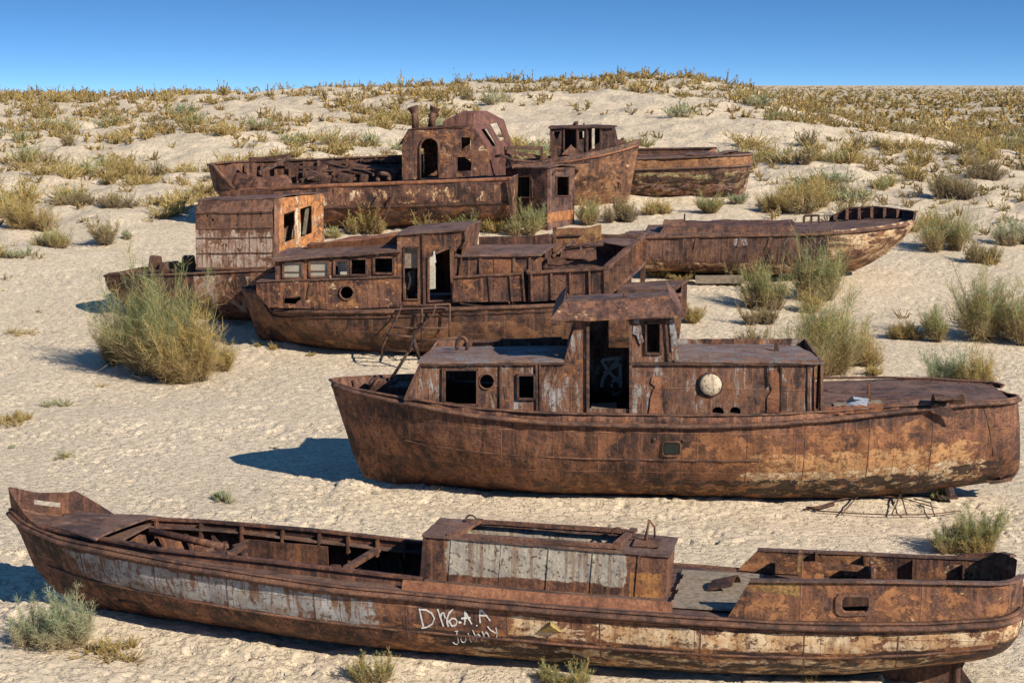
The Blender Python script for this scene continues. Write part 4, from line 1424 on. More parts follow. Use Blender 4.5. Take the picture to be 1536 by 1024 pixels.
    for p_, q_, w_, m_ in (((1250, 607), (1322, 602), .16, M_WOOD), ((1262, 611), (1345, 606), .12, M_BLOOM), ((1300, 598), (1395, 597), .10, M_RAIL), ((1350, 603), (1440, 601), .20, M_WOOD), ((1275, 600), (1292, 612), .07, M_DARK)):
        mb = MB(); mb.beam(D(*p_), D(*q_, .05), w_, .035, n=5, wob=.03); mb.build('loose_board', m_, root)
    mb = MB(); mb.ruled([D(1268, 608, .1), D(1300, 610, .05)], [D(1282, 600, .22), D(1304, 599, .12)], 5, .08, .012, .08, rag=.05); mb.build('loose_sheet', plain('grey_sheet', (.22, .24, .28), .6, .4, 6), root)
    mb = MB(); mb.ruled([D(1328, 609, .06), D(1420, 606, .06)], [D(1345, 597, .14), D(1440, 596, .10)], 6, .04, .02, .05, rag=.03); mb.build('hatch_cover', M_DECK, root)
    mb = MB(); mb.ruled([D(1395, 603, .08), D(1450, 604, .05)], [D(1404, 596, .25), D(1440, 597, .2)], 5, .1, .015, .14, rag=.1); mb.build('crumpled_plate', M_DARK, root)
    for k_, px in enumerate((1248, 1268, 1290, 1312, 1336)):
        c_ = h.on(px, 616 - k_ * 1.2, .02)
        mb = MB(); mb.panel([(-.14, -.05), (.14, -.06), (.13, .05), (.02, .08), (-.12, .06)], [], lambda u, w_: c_ + Vector((u, 0, w_)), (0, -1, 0), .015, grid=.06, rag=.02, dent=.03); mb.build('patch_plate', M_BLOOM, hull)
    # stern
    mb = MB(); mb.beam(A(1304, 575, -.85), A(1304, 614, -.85), .05, .05); mb.build('stern_post', M_DARK, root)
    mb = MB(); mb.tube([A(1235, 585, -.9), A(1250, 588, -.9), A(1304, 588, -.85)], .014, 6); mb.build('stern_rail', M_IRON, root, True)
    mb = MB(); wall(fr, mb, [(1393, 613), (1405, 605), (1420, 612), (1438, 618), (1445, 628), (1420, 626), (1400, 620)], [], -1.25, -1, .02, grid=.06, dent=.1, rag=.03); mb.build('torn_plate', M_RAIL, hull)
    mb = MB(); mb.tube([A(1414, 690, -.3), A(1417, 712, -.3), A(1424, 742, -.3)], .06, 9, taper=1.7); mb.box(A(1420, 744, -.3), (.35, .2, .05)); mb.tube([A(1350, 735, -.3), A(1350, 764, -.3)], .03, 8)
    mb.each('propeller_bracket', M_DARK, root)
    mb = MB(); p = [(1478, 612), (1486, 640), (1492, 680), (1502, 716)]
    mb.sweep([h.on(a, c, .012) for a, c in p], [(-.03, -.01), (.03, -.01), (.03, .012), (-.03, .012)], up=(0, 1, 0)); mb.build('corner_strip', M_RAIL, hull)
    mb = MB(); mb.ruled([A(1480, 722, -.5), A(1518, 716, -.3)], [A(1490, 716, .4), A(1524, 704, .4)], 4, 0, .02, .12, rag=.1); mb.build('torn_plate', M_RAIL, hull)
    return h


H1 = boat_one()
H2 = boat_two()
# ================================================================== boat 3: long deckhouse with glazed windows
def boat_three():
    fr = Frame('derelict_boat', 'rusty boat with a row of cabin windows, two still glazed, above a small porthole', 'boat',
               (570, 533), .8, -8, group='rusted hulks stranded on the sand')
    root, A = fr.root, fr.at
    stem_l = [(362, 431), (369, 455), (377, 478), (384, 500), (393, 515)]
    xr = A(1012, 440, -1.2).x
    zr = A(1012, 440, -1.2).z
    stem_r = [(1024, 434), (1022, 470), (1018, 505)]
    sheer = [(362, 431), (376, 434), (386, 436), (392, 442), (399, 455), (407, 464), (500, 465), (570, 465), (675, 461), (838, 455), (930, 447), (1010, 440)]
    def b(s):
        f = bow_round(s, .38, 2.2, .75)
        if s > .6: f *= 1 - .2 * ((s - .6) / .4) ** 2
        return f
    def fine(s):
        t = min(1, s / .28)
        return (1.4 + 2.0 * t, 1.0 - .4 * t)
    h = Hull(fr, stem_l, stem_r, sheer, 1.65, b, [(0, .12), (.06, .02), (.2, -.06), (.8, -.04), (1, .3)], fine, nu=16, ns=130)
    m = rust('window_boat_hull', 21, dark=(.028, .014, .011), mid=(.10, .045, .027), light=(.22, .105, .05), layers=[
        ORANGE_L(.42, [('u', .2, 1.0, .1)], col=(.20, .12, .055), scale=1.2), dict(col=(.025, .014, .01), amount=.45, scale=1.6, stretch=(.5, 1, 1), mask=[('u', .55, 1.1, .06)], halo=0)], plates=(1.8, .8, 'x'))
    hull = h.mesh('hull', m, root, .035, .035, .6, .008)
    mb = MB(); h.rail(mb, dz=.05, w=.07, hgt=.10, s0=.1, s1=1.0, n=110); mb.each('rub_rail', M_RAIL, hull, True)
    mb = MB(); h.rail(mb, dz=.2, w=.04, hgt=.04, s0=.07, s1=1.0, n=110); mb.each('strake', M_DARK, hull, True)
    mb = MB(); h.deck(mb, .03, .03, [], .1, .985, .03, .25); mb.build('deck', M_DECK, root)
    mc = rust('deckhouse', 22, mid=(.118, .050, .031), light=(.25, .115, .062), layers=[ORANGE_L(.38, [], scale=2), CREAM_L(.31, [('x', -3, 1, .3)], scale=3.5)], streak=.7)
    V = lambda p, y: Vector((p[0], y, p[1]))
    # low trunk under the windows
    Y1 = 1.28
    mb = MB()
    o, hs = wall(fr, mb, [(384, 423), (602, 415), (601, 460), (500, 464), (403, 461), (385, 440)], [circ(520, 439, 9.5), [(425, 455), (427, 447), (444, 446), (450, 444), (452, 449), (446, 452), (444, 456)]], -Y1, -1, .03, grid=.2, dent=.015)
    wall_xz(mb, o, [], Y1, 1, .03, grid=.3)
    quad_panel(mb, [V(o[5], Y1), V(o[5], -Y1), V(o[0], -Y1), V(o[0], Y1)], grid=.3)
    tr = mb.build('trunk', mc, root)
    mb = MB(); P = [A(a, c, -Y1 - .015) for a, c in circ(520, 439, 10.5)]; mb.tube(P + [P[0]], .03, 7); mb.build('porthole_frame', M_RAIL, tr, True)
    mb = MB(); mb.ruled([A(384, 422, -Y1 - .04), A(602, 414.5, -Y1 - .04)], [Vector((p.x, Y1 + .04, p.z)) for p in (A(384, 422, -Y1), A(602, 414.5, -Y1))], 8, .02, .03, .02); mb.build('trunk_top', M_DECK, tr)
    mb = MB(); mb.beam(A(465, 425, -Y1 - .02), A(461, 448, -Y1 - .02), .03, .03, up=(0, 1, 0)); mb.build('post', M_IRON, tr)
    # windows
    Y2 = 1.18
    wins = [rect(425, 393, 454, 417), rect(464.5, 391.5, 493, 415.5), rect(501.5, 389, 522, 413.5), rect(526, 388, 550, 412.5), rect(561, 386, 590, 410)]
    mb = MB()
    o, hs = wall(fr, mb, [(413, 420), (412, 389), (599, 377), (601, 416)], wins, -Y2, -1, .03, grid=.2)
    wall_xz(mb, o, [hs[0], hs[1], hs[4]], Y2, 1, .03, grid=.3)
    quad_panel(mb, [V(o[0], Y2), V(o[0], -Y2), V(o[1], -Y2), V(o[1], Y2)], [rect(.12, .2, .45, .85), rect(.55, .2, .88, .85)], grid=.3)
    cab = mb.build('cabin', mc, root)
    for i, wn in enumerate(wins):
        f = ring(fr, MB(), wn, -Y2 - .02, .05, .05).build('window_frame', M_RAIL, cab)
        if i < 2:
            g = MB(); wall(fr, g, wn, [], -Y2 + .02, -1, .01, grid=.5, dent=0, rag=0); g.build('pane', M_GLASS, f)
            g = MB(); c = [A(a, d, -Y2 + .0) for a, d in wn]; g.beam(c[0].lerp(c[3], .62), c[1].lerp(c[2], .62), .02, .03, up=(0, 1, 0)); g.build('glazing_bar', M_RAIL, f)
    g = MB(); g.box(A(515, 404, -Y2 + .3), (.3, .05, .4)); g.build('curtain', M_PALEWOOD, cab, bevel=.02)
    mb = MB(); mb.ruled([A(407, 389, -Y2 - .14), A(602, 376, -Y2 - .14)], [Vector((p.x, Y2 + .14, p.z)) for p in (A(407, 389, -Y2 - .14), A(602, 376, -Y2 - .14))], 10, .12, .05, .03, rag=.02)
    rf = mb.build('cabin_roof', M_DECK, cab)
    mb = MB(); a, c = A(460, 377, -.35), A(596, 364, -.35)
    mb.ruled([a, c], [a + Vector((0, .0, .16)), c + Vector((0, 0, .18))], 3, 0, .03, .03)
    mb.ruled([a + Vector((0, 0, .16)), c + Vector((0, 0, .18))], [a + Vector((0, 1.1, .12)), c + Vector((0, 1.1, .18))], 5, .05, .03, .06, rag=.03)
    mb.ruled([a, a + Vector((0, 0, .16))], [a + Vector((0, 1.1, 0)), a + Vector((0, 1.1, .12))], 3, 0, .03, .02)
    mb.build('skylight', M_BLOOM, rf)
    # wheelhouse
    mb = MB(); Y3 = 1.2
    D1 = rect(606, 371, 627.5, 449)
    D2 = [(643, 452), (643, 386), (651, 381), (676, 371), (678, 450)]
    o, hs = wall(fr, mb, [(597, 458), (595.5, 351), (637, 347), (700, 343), (695, 360), (681, 383), (682, 455)], [D1, D2], -Y3, -1, .03, grid=.2)
    wall_xz(mb, o, [[(x, z) for x, z in hs[0]]], Y3, 1, .03, grid=.3)
    quad_panel(mb, [V(o[0], Y3), V(o[0], -Y3), V(o[1], -Y3), V(o[1], Y3)], [rect(.15, .55, .45, .9), rect(.55, .55, .85, .9)], grid=.3)
    quad_panel(mb, [V(o[6], -Y3), V(o[6], Y3), V(o[3], Y3), V(o[3], -Y3)], grid=.3)
    wh = mb.build('wheelhouse', mc, root)
    mb = MB(); mb.ruled([V(o[1], -Y3 - .08), V(o[2], -Y3 - .08), V(o[3], -Y3 - .08)], [V(o[1], Y3 + .08), V(o[2], Y3 + .08), V(o[3], Y3 + .08)], 10, .05, .04, .03, rag=.02); mb.build('wheelhouse_roof', M_DECK, wh)
    ring(fr, MB(), D1, -Y3 - .02, .035, .04).build('door_frame', M_RAIL, wh)
    ring(fr, MB(), D2, -Y3 - .02, .05, .05).build('door_frame', M_RAIL, wh)
    mb = MB(); wall(fr, mb, rect(606, 372, 628, 402), [], -Y3 + .1, -1, .03, grid=.3); mb.build('board', M_WOOD, wh)
    mb = MB(); wall(fr, mb, [(643, 400), (653, 399), (653, 433), (643, 434)], [], -Y3 + .06, -1, .03, grid=.3); mb.build('board', M_PALEWOOD, wh)
    mb = MB(); mb.tube([A(613, 408, -.9), A(616, 420, -.9), (A(612, 434, -.9))], .03, 6); mb.build('pipe', M_CHALK, wh, True)
    mb = MB(); mb.beam(A(635, 348, -Y3 - .03), A(637, 457, -Y3 - .03), .06, .06, up=(0, 1, 0)); mb.build('post', M_IRON, wh)
    mb = MB(); wall(fr, mb, [(650, 378), (652, 376), (654, 394), (651, 394)], [], -Y3 - .05, -1, .02, grid=.2); mb.build('paint_flake', M_CHALK, wh)
    mb = MB(); mb.tube([A(696, 344, -Y3), A(699, 362, -Y3 - .05), A(690, 374, -Y3 - .1)], .04, 7); mb.build('bent_bar', M_DARK, wh, True)
    # aft cabin and bulwark panel
    Y4 = 1.1
    mb = MB()
    o, hs = wall(fr, mb, [(681, 383), (800, 383), (800, 454), (682, 456)], [], -Y4, -1, .03, grid=.22, dent=.025)
    wall_xz(mb, o, [], Y4, 1, .03, grid=.3)
    quad_panel(mb, [V(o[2], -Y4), V(o[2], Y4), V(o[1], Y4), V(o[1], -Y4)], grid=.3)
    ac = mb.build('aft_cabin', mc, root)
    mb = MB(); e0, e1 = A(678, 382.5, -Y4 - .1), A(812, 382.5, -Y4 - .1)
    mb.ruled([e0, e1], [Vector((e0.x, Y4 + .1, e0.z + .02)), Vector((e1.x + .25, Y4 + .1, e1.z + .02))], 10, .08, .05, .04, rag=.03); arf = mb.build('cabin_roof', M_DECK, ac)
    mb = MB(); z = e0.z + .02
    mb.panel([(e0.x + .35, z), (e1.x, z), (e1.x - .05, z + .36), (e1.x - .6, z + .28), (e0.x + .35, z + .24)], [], lambda u, w_: (u, Y4 + .02, w_), (0, -1, 0), .03, grid=.25, dent=.04, rag=.02); mb.build('coaming', M_INNER, arf)
    for px in (684, 721, 771, 795):
        mb = MB(); mb.beam(A(px, 385, -Y4 - .025), A(px, 455, -Y4 - .025), .07, .05, up=(0, 1, 0)); mb.build('post', M_RAIL, ac)
    mb = MB(); wall(fr, mb, rect(741, 388, 768, 411), [], -Y4 - .02, -1, .015, grid=.3); mb.build('patch_plate', M_BLOOM, ac)
    mb = MB(); wall(fr, mb, [(679, 453), (679, 416), (784, 409), (787, 452)], [], -1.45, -1, .03, grid=.2, dent=.03); bp = mb.build('side_panel', mc, root)
    mb = MB(); mb.beam(A(678, 416, -1.46), A(785, 409, -1.46), .07, .05, n=8, wob=.02); mb.build('coping', M_RAIL, bp)
    for px, t in ((733, 413), (765, 411), (784, 410)):
        mb = MB(); mb.beam(A(px, t, -1.47), A(px + 3, 452, -1.47), .035, .05, up=(0, 1, 0)); mb.build('post', M_IRON, bp)
    mb = MB(); mb.beam(A(690, 455, -1.6), A(750, 462, -1.62), .03, .03); mb.build('bent_bar', M_DARK, root)
    # open shelter at the stern: low roof on posts
    r0, r1 = A(925, 437, -1.2), A(1005, 436, -1.2)
    f0, f1 = fr.atz(945, 424, r0.z), fr.atz(1030, 421, r1.z)
    mb = MB(); mb.ruled([r0, r1], [f0, f1], 8, .05, .04, .04, rag=.02); sh = mb.build('shelter_roof', M_DECK, root)
    for p in (r1, r1.lerp(f1, .3), r1.lerp(f1, .62), f1):
        mb = MB(); mb.beam(p - Vector((.05, 0, .02)), p - Vector((.05, 0, 1.0)), .13, .1, up=(0, 1, 0)); mb.build('post', M_RAIL, sh)
    mb = MB(); mb.beam(r0 + Vector((0, 0, .0)), r1, .06, .09, n=6, wob=.02); mb.beam(r1, f1, .06, .09); mb.each('eave_bar', M_IRON, sh)
    return h


# ================================================================== ladder frame leaning against boat 3
def ladder_frame(h3):
    fr = h3.fr
    A = fr.at
    Yp, Yg = -1.85, -2.35
    root = bpy.data.objects.new('metal_frame', None); COL.objects.link(root); root.matrix_world = fr.M
    tag(root, 'bent rusty ladder frame of thin bars leaning on the windowed boat', 'metal frame')
    def bar(pts, r=.028):
        MB().tube(pts, r, 7).build('bar', M_IRON, root, True)
    bar([A(603, 458, Yp), A(598, 470, Yp), A(580, 506, Yg), A(574, 520, Yg), A(572, 533, Yg)])
    bar([A(580, 502, Yg), A(620, 505, Yg)]); bar([A(590, 490, -2.2), A(620, 492, -2.2)])
    bar([A(633, 462, Yp), A(633, 520, Yp)]); bar([A(675, 456, Yp), A(674, 510, Yp)])
    bar([A(605, 459, Yp), A(675, 456, Yp)]); bar([A(592, 491, Yp - .1), A(673, 492, Yp)])
    bar([A(620, 505, Yg), A(650, 470, Yp), A(654, 457, Yp)]); bar([A(574, 525, Yg), A(615, 527, Yg), A(624, 516, Yg)])
    bar([A(625, 512, Yp - .1), A(690, 506, Yp)], .04); bar([A(620, 505, Yg), A(630, 540, Yg - .1)], .035)


# ================================================================== ribbed hold wreck behind boat 3
def hold_wreck():
    fr = H3.fr
    A = fr.at
    YN, YF = -1.44, 3.4
    root = bpy.data.objects.new('hold_wreck', None); COL.objects.link(root); root.matrix_world = fr.M
    tag(root, 'open rusted hold section with ribbed side and mangled winch, lying across the windowed boat', 'wreck')
    m = rust('hold_plate', 31, mid=(.10, .042, .027), light=(.2, .09, .05), streak=.6)
    mb = MB()
    o, hs = wall(fr, mb, [(794, 453), (792, 409), (909, 402), (908, 444)], [], YN, -1, .03, grid=.2, dent=.03)
    mb.build('end_panel', m, root)
    for px in (797, 827, 855, 884, 907):
        b_ = MB(); b_.beam(A(px, 408 - (px - 797) * .05, YN - .035), A(px + 1, 451 - (px - 797) * .06, YN - .035), .05, .05, up=(0, 1, 0)); b_.build('post', M_RAIL, root)
    b_ = MB(); b_.beam(A(791, 409, YN - .03), A(910, 402, YN - .03), .1, .07, n=8, wob=.02); b_.build('coping', M_RAIL, root)
    c1 = A(909, 402, YN); c0 = A(792, 409, YN)
    d1 = A(965, 354, YF); d0 = A(829, 352, YF)
    dep = Vector((0, 0, -.76))
    for p_ in (d1, d0, d1.lerp(c1, .4)):
        b_ = MB(); b_.beam(p_ + dep, Vector((p_.x, p_.y, -.1)), .14, .14); b_.build('prop', M_DARK, root)
    def side(a, b, n, mat, holes=()):
        q = MB(); quad_panel(q, [a + dep, b + dep, b, a], holes, grid=.25, dent=.03, rag=.02); return q
    side(c1 + Vector((-.12, 0, 0)), d1 + Vector((-.12, 0, 0)), 8, m, [rect(.36, .12, .42, .85), rect(.62, .15, .68, .9), rect(.84, .1, .9, .9)]).build('side_panel', m, root)
    side(d0, c0, 8, m).build('side_panel', m, root)
    side(d1, d0, 8, m).build('end_panel', m, root)
    for k in range(11):
        t = (k + .02) / 10
        p = c1.lerp(d1, t)
        b_ = MB(); b_.beam(p, p + dep * 1.02, .16, .07, up=(0, 1, 0)); b_.build('rib', M_BLOOM if k in (8, 9) else M_RAIL, root)
    b_ = MB(); b_.beam(c1, d1, .12, .08, n=6, wob=.03); b_.build('coping', M_RAIL, root)
    b_ = MB(); b_.beam(c1 + dep, d1 + dep, .2, .1, n=6, wob=.03); b_.build('sill', M_RAIL, root)
    b_ = MB(); b_.beam(c0, d0, .1, .07, n=6, wob=.03); b_.beam(d0, d1, .1, .07, n=6, wob=.03); b_.each('coping', M_RAIL, root)
    q = MB(); m3 = Vector((0, 0, -.6)); q.ruled([c0 + m3, c1 + m3], [d0 + m3, d1 + m3], 8, 0, .03, .08, rag=.0); q.build('hold_floor', M_DARK, root)
    # deck strips and winch
    q = MB(); q.ruled([c0.lerp(c1, .05) + Vector((0, .1, -.06)), c1 + Vector((-.15, .1, -.06))], [c0.lerp(c1, .18) + Vector((.2, .9, -.04)), c1 + Vector((.15, 1.0, -.06))], 5, 0, .03, .05, rag=.05); q.build('deck_strip', M_DECK, root)
    q = MB(); q.ruled([d0.lerp(d1, .55) - Vector((0, 1.9, .06)), d1 - Vector((.25, 1.9, .06))], [d0.lerp(d1, .6) - Vector((0, .1, .06)), d1 - Vector((.2, .1, .06))], 5, 0, .03, .09, rag=.05); q.build('deck_strip', M_DECK, root)
    yf = YF
    q = MB(); o, _ = wall(fr, q, [(829, 378), (829, 344), (856, 341.5), (880, 342), (902, 337), (902, 360)], [], YF - .4, -1, .04, grid=.25, dent=.03)
    blk = q.build('bulkhead', rust('bulkhead', 33, mid=(.11, .05, .03), layers=[ORANGE_L(.6, [], col=(.36, .20, .07))]), root)
    q = MB(); q.beam(A(827, 354, YF - .45), A(873, 352, YF - .45), .05, .05); q.beam(A(832, 341, YF - .45), A(832, 378, YF - .45), .1, .06, up=(0, 1, 0)); q.build('stiffener', M_RAIL, blk)
    def bar(pts, r=.035): MB().tube(pts, r, 7).build('winch_bar', M_IRON, root, True)
    y1, y2 = .6, 1.5
    bar([A(849, 389, y1), A(849, 372, y1), A(893, 364, y1), A(894, 388, y1), A(849, 389, y1)], .045)
    bar([A(849, 379, y1), A(894, 376, y1)]); bar([A(870, 388, y1), A(871, 370, y1)]); bar([A(858, 372, y2), A(905, 366, y2)], .06)
    bar([A(829, 385, y1), A(845, 372, y2), A(862, 362, y2)], .06)
    q = MB(); q.tube([A(852, 383, y1 + .3), A(892, 380, y1 + .3)], .16, 12); q.build('winch_drum', M_DARK, root, True)
    q = MB(); q.ruled([A(840, 386, y1 - .2), A(895, 388, y1 - .2)], [A(845, 378, y1 + .1), A(893, 376, y1 + .1)], 4, .1, .03, .12, rag=.08); q.build('crumpled_plate', M_INNER, root)


# ================================================================== boat 4: boxy cabin on the left
def boat_four():
    fr = Frame('derelict_boat', 'rusty boat with a tall boxy cabin, its bright orange side pierced by two dark windows', 'boat', (350, 487), .7, -13,
               group='rusted hulks stranded on the sand')
    root, A = fr.root, fr.at
    V = lambda p, y: Vector((p[0], y, p[1]))
    stem_l = [(157, 413), (158, 426), (163, 440), (172, 452), (190, 470), (215, 482)]
    stem_r = [(560, 402), (560, 440), (556, 480)]
    sheer = [(157, 413), (165, 411), (179, 409), (207, 411), (250, 410), (296, 408), (410, 403), (500, 399), (560, 398)]
    b = lambda s: bow_round(s, .4, 2.1, .75)
    fine = lambda s: (1.5 + 1.6 * min(1, s / .3), 1.0 - .3 * min(1, s / .3))
    h = Hull(fr, stem_l, stem_r, sheer, 1.3, b, [(0, .1), (.1, 0), (1, 0)], fine, nu=14, ns=100)
    m = rust('box_cabin_boat_hull', 41, mid=(.11, .048, .031), layers=[dict(col=(.45, .36, .30), col2=(.30, .18, .12), amount=.44, scale=2.2, stretch=(1, 1, .7), mask=[('x', -1.0, 1.6, .1), ('z', .3, 1.6, .1)])], streak=.8)
    hull = h.mesh('hull', m, root, .035, .03, .5, .006)
    mb = MB(); h.rail(mb, dz=.04, w=.05, hgt=.06, n=80); mb.each('rub_rail', M_RAIL, hull, True)
    mb = MB(); h.deck(mb, .1, .03, [], .05, .97, .03, .25); mb.build('deck', M_DARK, root)
    mb = MB(); wall(fr, mb, [(157, 413), (163, 409), (180, 408), (184, 407), (182, 411)], [], -.3, -1, .03, grid=.1, dent=.05, rag=.02); mb.build('torn_plate', M_RAIL, hull)
    mc = rust('box_cabin', 42, dark=(.05, .024, .016), mid=(.14, .066, .04), light=(.27, .14, .08), layers=[
        dict(col=(.50, .40, .31), col2=(.33, .20, .13), amount=.62, scale=2.4, stretch=(1, 1, .7), mask=[('x', -1.2, 1.45, .05), ('z', 1.4, 3.0, .4)], spots=.8, runs=.9),
        ORANGE_L(.62, [('x', 1.5, 9, .04)], col=(.52, .22, .07), col2=(.36, .14, .05)),
        dict(col=(.60, .50, .36), col2=(.5, .36, .22), amount=.37, scale=2.4, stretch=(1, 1.3, .5), mask=[('x', 1.5, 9, .04)], spots=.5, runs=.8)], streak=.5)
    N = [(294, 404), (293.5, 319), (408, 318), (410.5, 402)]
    holes = [circ(*c) for c in ((311, 324, 1.6), (319, 330, 2.0), (356, 323.5, 1.4), (354, 337, 1.2), (391, 321, 1.8), (378, 379, 1.5), (389, 379, 1.3))]
    mb = MB(); Y = 1.0
    o, hs = wall(fr, mb, N, holes, -Y, -1, .03, grid=.16, dent=.022)
    T = [(297.5, 301), (411.5, 298)]
    t0, t1 = A(*T[0], -.74), A(*T[1], -.74)
    mb.ruled([V(o[1], -Y), V(o[2], -Y)], [t0, t1], 4, 0, .025, .015)
    B1, B2 = A(411.5, 402, -Y), A(486, 372, Y)
    T2 = A(485, 290.5, Y)
    quad_panel(mb, [V(o[3], -Y), B2, T2, Vector((t1.x, -.74, t1.z))], [[(.19, .32), (.405, .33), (.41, .78), (.19, .75)], [(.53, .33), (.755, .345), (.75, .82), (.52, .79)]], grid=.16, dent=.022, rag=.02)
    zb = o[0][1]
    quad_panel(mb, [Vector((o[0][0], Y, zb)), V(o[0], -Y), Vector((t0.x, -.74, t0.z)), Vector((t0.x, Y, t0.z))], grid=.3)
    quad_panel(mb, [B2, Vector((o[0][0], Y, zb)), Vector((t0.x, Y, t0.z)), T2], grid=.3)
    cab = mb.build('cabin', mc, root)
    mb = MB(); mb.beam(V(o[1], -Y - .02), V(o[2], -Y - .02), .03, .05, n=8, wob=.015)
    for c in (342, 356, 379): mb.beam(A(295, c + 1.5, -Y - .012), A(410, c, -Y - .012), .015, .03, n=8, wob=.012)
    mb.beam(A(294, 403, -Y - .03), A(411, 402, -Y - .03), .06, .06, n=8, wob=.02)
    mb.each('seam', M_RAIL, cab)
    mb = MB(); mb.ruled([t0 + Vector((-.05, -.03, .02)), t1 + Vector((.02, -.03, .02))], [Vector((t0.x - .05, Y, t0.z - .05)), Vector((T2.x, Y + .03, T2.z + .03))], 8, .04, .03, .05, rag=.02)
    rf = mb.build('roof', M_DECK, cab)
    mb = MB()
    pa, pb = Vector((t0.x, Y - .05, t0.z - .03)), Vector((t0.x + 1.6, Y - .05, t0.z))
    mb.panel([(0, 0), (1.7, 0), (1.65, .26), (1.1, .3), (.6, .24), (0, .16)], [], lambda u, w: pa + Vector((u, 0, w)), (0, -1, 0), .03, grid=.2, dent=.05, rag=.03); mb.build('parapet', M_INNER, rf)
    mb = MB(); mb.beam(A(456, 352, .55), A(461, 312, .6), .1, .05); mb.build('inner_post', M_WOOD, cab)
    # gear on the foredeck
    for c, s_, r_ in (((233, 396), (.42, .3, .5), .1), ((254, 401), (.7, .35, .34), -.1), ((283, 397), (.42, .5, .55), .0), ((268, 401), (.3, .3, .3), .3)):
        mb = MB(); mb.box(A(*c, -.2), s_, Matrix.Rotation(r_, 3, 'Y') @ Matrix.Rotation(.3, 3, 'Z'), .8); mb.build('windlass', M_DARK, root, bevel=.05)
    mb = MB(); mb.beam(A(215, 407, -.85), A(262, 405, -.85), .06, .05)
    for px in (210, 246): mb.beam(A(px, 404, -.85), A(px, 411, -.85), .12, .1, up=(0, 1, 0))
    mb.each('bollard', M_RAIL, root)
    return h


